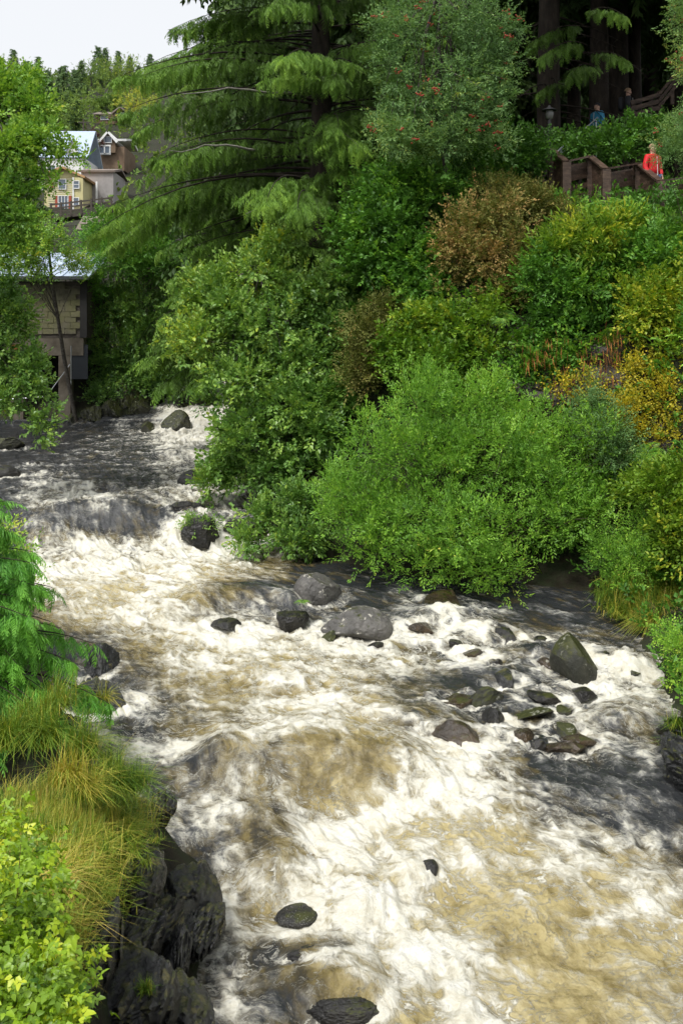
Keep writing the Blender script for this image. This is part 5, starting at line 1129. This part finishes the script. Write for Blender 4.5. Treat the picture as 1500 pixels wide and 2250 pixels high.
# lamp
lp = at(1206, 262, 28.6); base = at(1206, 420, 28.6)
la = thing('stair_lamp', 'dark lamp post with a cap shaded lantern at the stair head', 'lamp', base)
M_LAMP = plain_mat('black_lamp_metal', (.02, .02, .022), .5)
part('post', la, *tubes([(np.array([base, lp]), [.06, .05])], 8), M_LAMP, True)
part('shade', la, *lathe([(.0, .40), (.03, .39), (.05, .34), (.20, .27), (.23, .25), (.20, .25)], lp), M_LAMP, True)
part('lantern', la, *lathe([(.06, .0), (.10, .04), (.12, .14), (.10, .25)], lp), plain_mat('clouded_glass', (.16, .16, .15), .25), True)

# ------------------------------------------------------------------ people
M_SKIN = plain_mat('skin', (.50, .30, .22), .55, .35, 0, .05)
def skin_body(name, parent, joints, edges, mat, sub=2):
    me = bpy.data.meshes.new(name); me.from_pydata([j[0] for j in joints], edges, [])
    o = link(name, me, parent); me.materials.append(mat)
    me.skin_vertices.new() if hasattr(me.skin_vertices, 'new') else None
    md = o.modifiers.new('skin', 'SKIN'); md.use_smooth_shade = True
    for sv, j in zip(me.skin_vertices[0].data, joints): sv.radius = (j[1], j[2] if len(j) > 2 else j[1])
    me.skin_vertices[0].data[0].use_root = True
    s = o.modifiers.new('sub', 'SUBSURF'); s.levels = sub; s.render_levels = sub
    return o
def person(label, loc, facing, jacket, trousers, hair, lean=0.0, backpack=None):
    o = thing('person', label, 'person', loc); o.rotation_euler = (lean, 0, facing)
    J, E = [], []
    def add(p, r, r2=None, par=None):
        J.append((p, r, r2 or r)); 
        if par is not None: E.append((par, len(J) - 1))
        return len(J) - 1
    # faces local -Y
    pel = add((0, 0, .95), .15, .11); bel = add((0, 0, 1.12), .14, .105, pel); che = add((0, 0, 1.33), .17, .115, bel); nk = add((0, .01, 1.47), .07, .07, che); hd0 = add((0, -.005, 1.56), .07, .08, nk); hd = add((0, -.01, 1.64), .082, .10, hd0); top = add((0, 0, 1.725), .055, .07, hd)
    nose = add((0, -.115, 1.62), .016, .02, hd)
    for s in (-1, 1):
        add((s * .088, 0, 1.625), .012, .025, hd)
        hip = add((s * .09, 0, .88), .095, .10, pel); kn = add((s * .10, -.02, .48), .065, .07, hip); an = add((s * .10, .01, .09), .042, .05, kn); add((s * .11, -.13, .045), .04, .035, an)
        sh = add((s * .19, 0, 1.40), .065, .065, che); el = add((s * .25, .02, 1.12), .045, .048, sh); wr = add((s * .23, -.10, .90), .03, .034, el); pm = add((s * .22, -.13, .83), .022, .04, wr)
        for k in range(4): f1_ = add((s * .215, -.165 + .022 * k, .775), .0095, .0095, pm); add((s * .20, -.165 + .022 * k, .73 + .006 * abs(k - 1.5)), .008, .008, f1_)
        th = add((s * .20, -.165, .815), .011, .011, pm); add((s * .19, -.185, .785), .009, .009, th)
    skin_body('body', o, J, E, M_SKIN)
    JJ, E2 = [], []
    def add2(p, r, r2=None, par=None):
        JJ.append((p, r, r2 or r)); 
        if par is not None: E2.append((par, len(JJ) - 1))
        return len(JJ) - 1
    a = add2((0, 0, .90), .205, .155); b = add2((0, 0, 1.12), .19, .145, a); c = add2((0, 0, 1.34), .205, .15, b); d = add2((0, .01, 1.475), .105, .10, c)
    for s in (-1, 1):
        e = add2((s * .205, 0, 1.39), .095, .095, c); f = add2((s * .27, .02, 1.11), .075, .078, e); add2((s * .24, -.09, .925), .055, .058, f)
    jk = skin_body('jacket', o, JJ, E2, jacket)
    V, Fq = tubes([(np.array([(0, -.165, .80), (0, -.175, 1.0), (0, -.165, 1.2), (0, -.15, 1.42)]), [.008] * 4)], 5)
    z_ = link('zip', make_mesh('zip', V, Fq, M_WHITE, True), jk)
    JJ, E2 = [], []
    a = add2((0, 0, .93), .165, .125)
    for s in (-1, 1):
        e = add2((s * .09, 0, .86), .115, .12, a); f = add2((s * .10, -.02, .48), .085, .09, e); add2((s * .10, .01, .12), .07, .075, f)
    skin_body('trousers', o, JJ, E2, trousers)
    hv, hf = ICO[3]; k = hv[:, 2] > -.25 + .55 * np.clip(-hv[:, 1], 0, 1)
    idx = -np.ones(len(hv), int); idx[k] = np.arange(k.sum()); ff = hf[k[hf].all(1)]
    link('hair', make_mesh('hair', hv[k] * np.array([.102, .122, .125]) + np.array([0, .008, 1.655]), [idx[ff]], hair, True), o)
    for s in (-1, 1):
        link('eye', make_mesh('eye', ICO[2][0] * .011 + np.array([s * .032, -.098, 1.645]), [ICO[2][1]], plain_mat('eye', (.05, .03, .02), .2), True), o)
    link('mouth', make_mesh('mouth', ICO[2][0] * np.array([.026, .008, .007]) + np.array([0, -.098, 1.575]), [ICO[2][1]], plain_mat('lips', (.35, .14, .11), .5), True), o)
    if backpack:
        V, F_ = rock_mesh(5, 3, cuts=0, rough=.0); V = np.sign(V) * np.abs(V) ** .6 * np.array([.17, .10, .25]) + np.array([0, .24, 1.22])
        bp_ = link('backpack', make_mesh('backpack', V, [F_], backpack, True)); bp_.location = o.location; bp_.rotation_euler = o.rotation_euler
        tag(bp_, 'dark backpack carried by the walker in the wood', 'backpack')
    return o
M_JRED = plain_mat('red_jacket', (.62, .016, .022), .55, .4, 0, .08)
M_JBLUE = plain_mat('turquoise_jacket', (.03, .22, .38), .55, .4)
M_JDARK = plain_mat('dark_coat', (.02, .021, .026), .7)
M_JEAN = plain_mat('blue_jeans', (.03, .06, .13), .8)
HAIR_G = plain_mat('sandy_hair', (.30, .20, .12), .6)
person('person in a red zipped jacket and jeans on the timber stairs', at(1433, 459, 27.2), R(28), M_JRED, M_JEAN, HAIR_G)
person('person in a turquoise jacket climbing by the pipe handrail', at(1311, 342, 33.6), R(-60), M_JBLUE, M_JDARK, M_JDARK)
person('person in a dark coat with a backpack walking in the wood', at(1379, 306, 34.6), R(75), M_JDARK, M_JDARK, HAIR_G, 0.0, M_JDARK)
# ------------------------------------------------------------------ ground cover
def cover(name, label, xr, yr, n, mat, leaf, seed, tn=(.4, .2), keep=None, h=.25, L=.34, per=9, kind='d', cat='undergrowth'):
    rng = rngf(seed); x = rng.uniform(*xr, n); y = rng.uniform(*yr, n); d = riv_dist(x, y); k = (d > .25)
    if keep is not None: k &= keep(x, y)
    x, y = x[k], y[k]; e = .15; z = land_z(x, y)
    nx_ = -(land_z(x + e, y) - z) / e; ny_ = -(land_z(x, y + e) - z) / e
    N = unit(np.stack([nx_, ny_, np.ones_like(z)], -1)); P = np.stack([x, y, z], -1) + N * rng.uniform(.0, h, len(x))[:, None]
    D = unit(N * .6 + np.array([0, 0, .35]) + rng.normal(size=P.shape) * .5)
    temps = [twig_leaves(rng, per, L, leaf[0], leaf[1], kind=kind) for _ in range(4)]
    tt = tn[0] + tn[1] * (1.2 * perlin(x * .8, y * .8, z * .8) + .4 * rng.normal(size=len(x)))
    V, Fc, T = scatter_twigs(temps, P, D, rng.normal(size=len(P)) * .5, rng.uniform(.7, 1.3, len(P)), tt, rng)
    o = link(name, make_mesh(name, V, [Fc], mat, False, {'tint': T})); return tag(o, label, cat, None, 'stuff')
cover('undergrowth', 'green undergrowth covering the right slope between the shrubs', (-5, 12), (19, 34), 7000, M_SHRUB, (.11, .07), 501, (.40, .34), lambda x, y: x > midx(y), .5)
cover('forest_undergrowth', 'dim undergrowth on the forest floor above the stairs', (-8, 26), (30, 62), 4000, M_SHRUB, (.16, .10), 502, (.25, .2), lambda x, y: x > midx(y), .6, .5)
cover('shore_undergrowth', 'undergrowth of the far left shore below the town', (-40, -8), (26, 75), 4800, M_ALDER, (.16, .10), 503, (.35, .2), lambda x, y: (x < midx(y)) & ~((x < -10.6) & (y > 42.5) & (y < 48.5)) & ((y < 38) | (y > 44)) & ~((np.abs(750 + FPX * x / y - 170) < 75) & (y > 52)), .8, .5)
cover('hill_undergrowth', 'green scrub covering the town hill', (-120, -20), (75, 420), 2800, M_FARL, (.7, .45), 504, (.2, .2), lambda x, y: ~((np.abs(750 + FPX * x / y - 165) < 85) & (y < 140)), 1.2, 1.6)
cover('near_bank_undergrowth', 'leafy undergrowth on the right bank nearest the bridge', (4.6, 13), (2, 19.5), 3600, M_SHRUB, (.10, .065), 506, (.42, .3), lambda x, y: x > midx(y), .4)
# hanging roots and dead fern on the cliff
rng = rngf(505); nR = 420
cl_ = np.array([(1290, 780, 38, 30), (1250, 835, 26, 25), (1320, 800, 30, 30), (1345, 745, 14, 22), (1400, 930, 40, 22), (1465, 900, 25, 25), (1180, 770, 20, 20)])[rng.integers(0, 7, nR)]
px = cl_[:, 0] + rng.normal(size=nR) * cl_[:, 2]; py = cl_[:, 1] + rng.normal(size=nR) * cl_[:, 3]; Yr = 21.9 + rng.normal(size=nR) * .12 - (px - 1330) / 900
P = np.stack([(px - 750) / FPX * Yr, Yr, ZC - (py - 750) / FPX * Yr], -1)
V, Fc, T = leaflets(P, unit(np.array([0, -.15, -1.0]) + rng.normal(size=(nR, 3)) * .15), rng.uniform(0, 6, nR), rng.uniform(.08, .4, nR), rng.uniform(.005, .012, nR), 'n', np.clip(.5 + .25 * rng.normal(size=nR), 0, 1))
tag(link('hanging_roots', make_mesh('hanging_roots', V, [Fc], M_ROOT, False, {'tint': T})), 'red brown dead roots and fronds hanging on the bare cliff', 'roots', None, 'stuff')
# ---- ferns
def fern_mesh(seed, nf=11, L=.7):
    rng = rngf(seed); pos, d, ln, wd, tn = [], [], [], [], []
    for f in range(nf):
        az = 2 * np.pi * f / nf + rng.normal() * .2; h = np.array([math.cos(az), math.sin(az), 0]); s = np.array([-h[1], h[0], 0]); Lf = L * rng.uniform(.75, 1.1)
        for k in range(17):
            t = (k + 1) / 17; p = Lf * (h * t * .8 + np.array([0, 0, 1]) * (.75 * t - .75 * t * t)); tg = unit(h * .8 + np.array([0, 0, .75 - 1.5 * t]))
            for sg in (-1, 1):
                pos.append(p); d.append(unit(s * sg + tg * .35)); ln.append(Lf * .26 * math.sin(math.pi * min(1, .15 + .85 * t) ** .8) + .02); wd.append(.028); tn.append(.5 + .15 * rng.normal())
    return leaflets(np.array(pos), np.array(d), rng.normal(size=len(pos)) * .2, np.array(ln), np.array(wd), 'n', np.clip(np.array(tn), 0, 1))
FM = []
for s in (1, 2):
    V, Fc, T = fern_mesh(510 + s); FM.append(make_mesh('fern', V, [Fc], M_FERN, False, {'tint': T}))
ferns = [(1100, 700, 23.2, 'fern in the shade under the brown shrub'), (1160, 770, 22.6, 'sword fern hanging over the dark cliff gap'), (1185, 800, 22.4, 'lower sword fern over the cliff gap'), (1340, 745, 22.1, 'blue green fern on the cliff above the dead fronds'), (1330, 470, 24.6, 'bright fern right below the middle railing post'), (1300, 460, 24.8, 'bright fern below the stair planks'), (1360, 455, 24.6, 'fern under the third railing post'), (1460, 470, 24.4, 'fern at the edge under the railing'),
         (640, 1350, 0, 'little fern on the hollowed boulder'), (1150, 740, 22.8, 'fern beside the elder on the cliff'), (870, 660, 24.6, 'fern frond beside the dark shrub'), (1420, 1000, 20.6, 'fern low on the cliff beside the orange leaves')]
for i, (px, py, Y, lb_) in enumerate(ferns):
    p = at(px, py, Y) if Y else on_water(665, 1372) + np.array([0, -.1, .42]); s = .75 if Y else .3
    tag(link('fern', FM[i % 2], None, tuple(p), (R(35) if Y else 0, 0, i * 1.1), (s, s, s)), lb_, 'fern', 'ferns of the right slope')
# ---- grass
rng = rngf(520); T1 = []
def gz(x, y): return float(land_z(np.array([x]), np.array([y]))[0])
for k in range(760):     # meadow of the near left bank
    y = rng.uniform(3.6, 10.2); xe = np.interp(y, [p[1] for p in RIV_L], [p[0] for p in RIV_L]); x = xe - .55 - abs(rng.normal()) * .8 - .1
    if y < 6 and x > -1.55: x -= .4
    T1.append(((x, y, gz(x, y) - .03), int(rng.integers(30, 62)), rng.uniform(.28, .5), (.28 * rng.random() + .1, -.18 * rng.random()), .07, float(np.clip(.43 + .22 * perlin(np.array(x * 2.), np.array(y * 1.3)) * 2 + .08 * rng.normal(), .05, .95)), .0032))
for (px, py, Y, n, ln, lean, tn) in [(95, 1640, 9.6, 420, .62, (.15, -.35), .25), (60, 1600, 10.6, 300, .5, (.2, -.3), .35), (130, 1570, 10.6, 300, .5, (.25, -.2), .35), (190, 1665, 9.6, 420, .55, (.3, -.15), .30), (245, 1745, 9.3, 380, .42, (.35, -.2), .22), (225, 1700, 9.5, 260, .45, (.3, -.1), .40), (20, 1650, 9.5, 300, .6, (.1, -.3), .3), (280, 1735, 9.4, 220, .36, (.4, -.15), .25), (180, 1760, 9.0, 300, .45, (.3, -.25), .5), (150, 1720, 9.1, 300, .5, (.2, -.3), .55)]:
    for q in range(4):
        p = at(px + rng.normal() * 18, py + rng.normal() * 8, Y) ; T1.append((tuple(p), n // 4, ln, lean, .05, tn + .06 * rng.normal(), .0036))
grass('bank_grass', 'long green and straw coloured grass over the near left bank', T1, M_GRASS, 521)
T2 = []
for (px, py, Y, n, ln, lean, tn) in [(290, 1880, 8.7, 60, .22, (.2, -.5), .35), (275, 1850, 8.8, 70, .26, (.2, -.3), .25), (320, 1900, 8.9, 40, .2, (.1, -.6), .4), (300, 1940, 8.8, 50, .16, (.1, -.4), .3), (345, 1850, 9.2, 40, .12, (.1, -.2), .45), (320, 2180, 7.75, 130, .16, (.0, -.2), .2), (232, 1875, 8.3, 50, .2, (.2, -.2), .3), (230, 1545, 14.2, 90, .42, (.3, -.4), .55), (212, 1540, 14.2, 50, .35, (-.1, -.4), .5)]:
    T2.append((tuple(at(px, py, Y)), n, ln, lean, .03, tn, .003 if Y < 12 else .005))
grass('rock_grass', 'small grass tufts rooted in the cracks of the black slate', T2, M_GRASS, 522)
T3 = []
for k in range(70):
    px = rng.uniform(1330, 1520); py = rng.uniform(1270, 1340); Y = 19.3 - (py - 1270) / 90
    T3.append((tuple(at(px, py, Y) - np.array([0, 0, .15])), 60, rng.uniform(.35, .6), (-.25 * rng.random(), -.4), .1, .35 + .2 * rng.normal(), .006))
for (px, py, Y, n, ln, lean, tn) in [(1425, 1372, 18.2, 260, .6, (-.75, -.35), .48), (1385, 1320, 18.8, 160, .45, (-.3, -.4), .3), (1330, 1325, 19.4, 120, .4, (.3, -.4), .25), (1480, 1600, 13.4, 110, .35, (-.3, -.3), .2), (1495, 1640, 13.2, 80, .3, (-.3, -.3), .3), (1450, 1375, 18.2, 200, .5, (-.5, -.3), .55)]:
    for q in range(3): T3.append((tuple(at(px + rng.normal() * 10, py + rng.normal() * 5, Y)), n // 3, ln, lean, .07, tn, .005))
grass('far_bank_grass', 'green and straw grass hanging over the right bank below the shrubs', T3, M_GRASS, 523)
# ---- bramble at the lower left
def bramble_leaf():
    """one toothed leaf of three leaflets"""
    V, Fs, b = [], [], 0
    for ang, s in ((0, 1.0), (1.25, .72), (-1.25, .72)):
        n = 5; c, sn = math.cos(ang), math.sin(ang)
        t = np.linspace(0, 1, n); w_ = .33 * np.sin(np.pi * t ** .62) * (1 + .12 * np.where(np.arange(n) % 2, 1, -1)); w_[0] = w_[-1] = 0
        mid = np.stack([t, 0 * t, -.18 * t * t], -1); up_ = np.stack([t + .04, w_, .10 * w_ / .36 - .18 * t * t], -1); lo = up_ * np.array([1, -1, 1])
        loc = np.concatenate([mid, up_[1:-1], lo[1:-1]]) * s * .075; loc = loc @ np.array([[c, sn, 0], [-sn, c, 0], [0, 0, 1]]) + np.array([.012 * c, .012 * sn, 0])
        k = n - 2
        for sg, o_ in ((1, n), (-1, n + k)):
            for i in range(n - 1):
                a, b2 = i, i + 1; p = o_ + i - 1 if i > 0 else None; q = o_ + i if i < n - 2 else None
                f = [a, b2] + ([q] if q is not None else []) + ([p] if p is not None else [])
                f = [v + b for v in f]
                if sg < 0: f = f[::-1]
                if len(f) == 3: Fs.append(f + [f[0]])
                else: Fs.append(f)
        V.append(loc); b += len(loc)
    V = np.concatenate(V); tri = np.array([f[:3] for f in Fs if f[3] == f[0]]); quad = np.array([f for f in Fs if f[3] != f[0]])
    return V, tri, quad
BV, BT, BQ = bramble_leaf()
rng = rngf(530); LP, LD, LR, LS, LT = [], [], [], [], []
BS = .60
brl = [lob(40, 1830, 5.6, .42, .4, .28), lob(100, 1900, 5.4, .30, .35, .26), lob(30, 1960, 5.0, .45, .4, .34), lob(110, 2010, 5.0, .20, .3, .22), lob(40, 2120, 4.5, .45, .4, .3), lob(120, 2140, 4.5, .26, .3, .25), lob(190, 2080, 4.9, .16, .2, .12), lob(60, 2230, 4.2, .5, .4, .28), lob(160, 2220, 4.2, .18, .25, .2), lob(-60, 2000, 4.8, .5, .5, .5), lob(0, 1780, 6.0, .3, .4, .2), lob(230, 2060, 5.3, .08, .12, .06), lob(60, 1870, 5.5, .3, .3, .2), lob(20, 2050, 4.7, .4, .4, .3), lob(100, 2080, 4.7, .25, .25, .2), lob(100, 2190, 4.3, .3, .3, .2), lob(190, 2160, 4.6, .14, .2, .12)]
brl = [(c + np.array([-.06, 0, -.09]), tuple(.72 * t for t in r), t_) for c, r, t_ in brl]
P, D, _ = lobe_points(brl, 3400, rng, .28, .45, up=.6)
bb = np.array([-1.7, 4.8, gz(-1.7, 4.8)])
br_ = thing('salmonberry_bush', 'yellow green bramble with toothed leaves at the lower left corner', 'bush', bb)
Nn = len(P); Dl = unit(np.stack([D[:, 0], D[:, 1] - .25, -.15 - .3 * rng.random(Nn)], -1) + rng.normal(size=(Nn, 3)) * .4); roll = rng.normal(size=Nn) * .45; scl = rng.uniform(.6, 1.2, Nn) * BS
tn = np.clip(.42 + .26 * perlin(P[:, 0] * 3, P[:, 1] * 3, P[:, 2] * 3) * 1.5 + .13 * rng.normal(size=Nn), 0, 1)
M = frames(Dl, roll)
vis = np.argsort(-(P[:, 2] - .9 * P[:, 1] * 0 - np.abs(P[:, 0] + 1.3) * .2 + .2 * rng.random(Nn)))
big = vis[:300]; rest = vis[300:]
BLM = []
for k in range(6):
    BLM.append(make_mesh('leaf', BV, [BT, BQ], M_BRAMBLE, True, {'tint': np.full(len(BV), .2 + .13 * k)}))
for i in big:
    o = link('leaf', BLM[int(np.clip((tn[i] - .15) / .13, 0, 5))], br_, tuple(P[i] - bb)); o.scale = (scl[i],) * 3
    o.rotation_euler = Matrix(M[i].T.tolist()).to_euler()
V = (np.einsum('kj,mji->mki', BV, M[rest] * scl[rest][:, None, None]) + P[rest][:, None]).reshape(-1, 3); ofs = (np.arange(len(rest)) * len(BV))[:, None, None]
part('foliage', br_, V, [(BT[None] + ofs).reshape(-1, 3), (BQ[None] + ofs).reshape(-1, 4)], M_BRAMBLE, True, {'tint': np.repeat(tn[rest], len(BV))}, kind='stuff')
V, Fq = tubes(stems(bb, P[rng.choice(Nn, 70)], rng, .007, sag=.15, spread=.35), 5); part('canes', br_, V, Fq, noisy_mat('red_cane', [(.09, .04, .02), (.17, .10, .045)], 12, 4, .7, .2), True)
# ---- spray thrown up by the rapids
rng = rngf(540); sp = []
for (px, py, rx, ry, n) in [(760, 1790, 260, 30, 900), (640, 1820, 60, 40, 500), (560, 1960, 90, 30, 500), (640, 2060, 120, 25, 500), (240, 1225, 140, 15, 600), (560, 1395, 70, 12, 300), (860, 2080, 120, 60, 500), (1000, 2180, 90, 50, 400), (480, 1660, 60, 20, 300), (990, 1390, 120, 20, 300), (1350, 1490, 60, 25, 300), (300, 1520, 40, 25, 200), (900, 1760, 80, 20, 500), (400, 940, 40, 8, 200)]:
    for _ in range(n):
        p = on_water(px + rng.normal() * rx * .5, py + rng.normal() * ry * .5) if _ % 8 == 0 else p0
        p0 = p; h = abs(rng.normal()) ** 1.4 * .07
        sp.append((p + np.array([rng.normal() * .12, rng.normal() * .12, .06 + h]), rng.uniform(.001, .0036)))
OC = np.array([(1, 0, 0), (-1, 0, 0), (0, 1, 0), (0, -1, 0), (0, 0, 1), (0, 0, -1)]); OF = np.array([(0, 2, 4), (2, 1, 4), (1, 3, 4), (3, 0, 4), (2, 0, 5), (1, 2, 5), (3, 1, 5), (0, 3, 5)])
V = np.concatenate([OC * r + p for p, r in sp]); Fc = (OF[None] + (np.arange(len(sp)) * 6)[:, None, None]).reshape(-1, 3)
ms, n, b = new_mat('spray_drops'); b.inputs['Base Color'].default_value = (.62, .62, .6, 1); b.inputs['Roughness'].default_value = .4
tag(link('spray', make_mesh('spray', V, [Fc], ms, True)), 'white drops thrown up above the breaking water', 'spray', None, 'stuff')
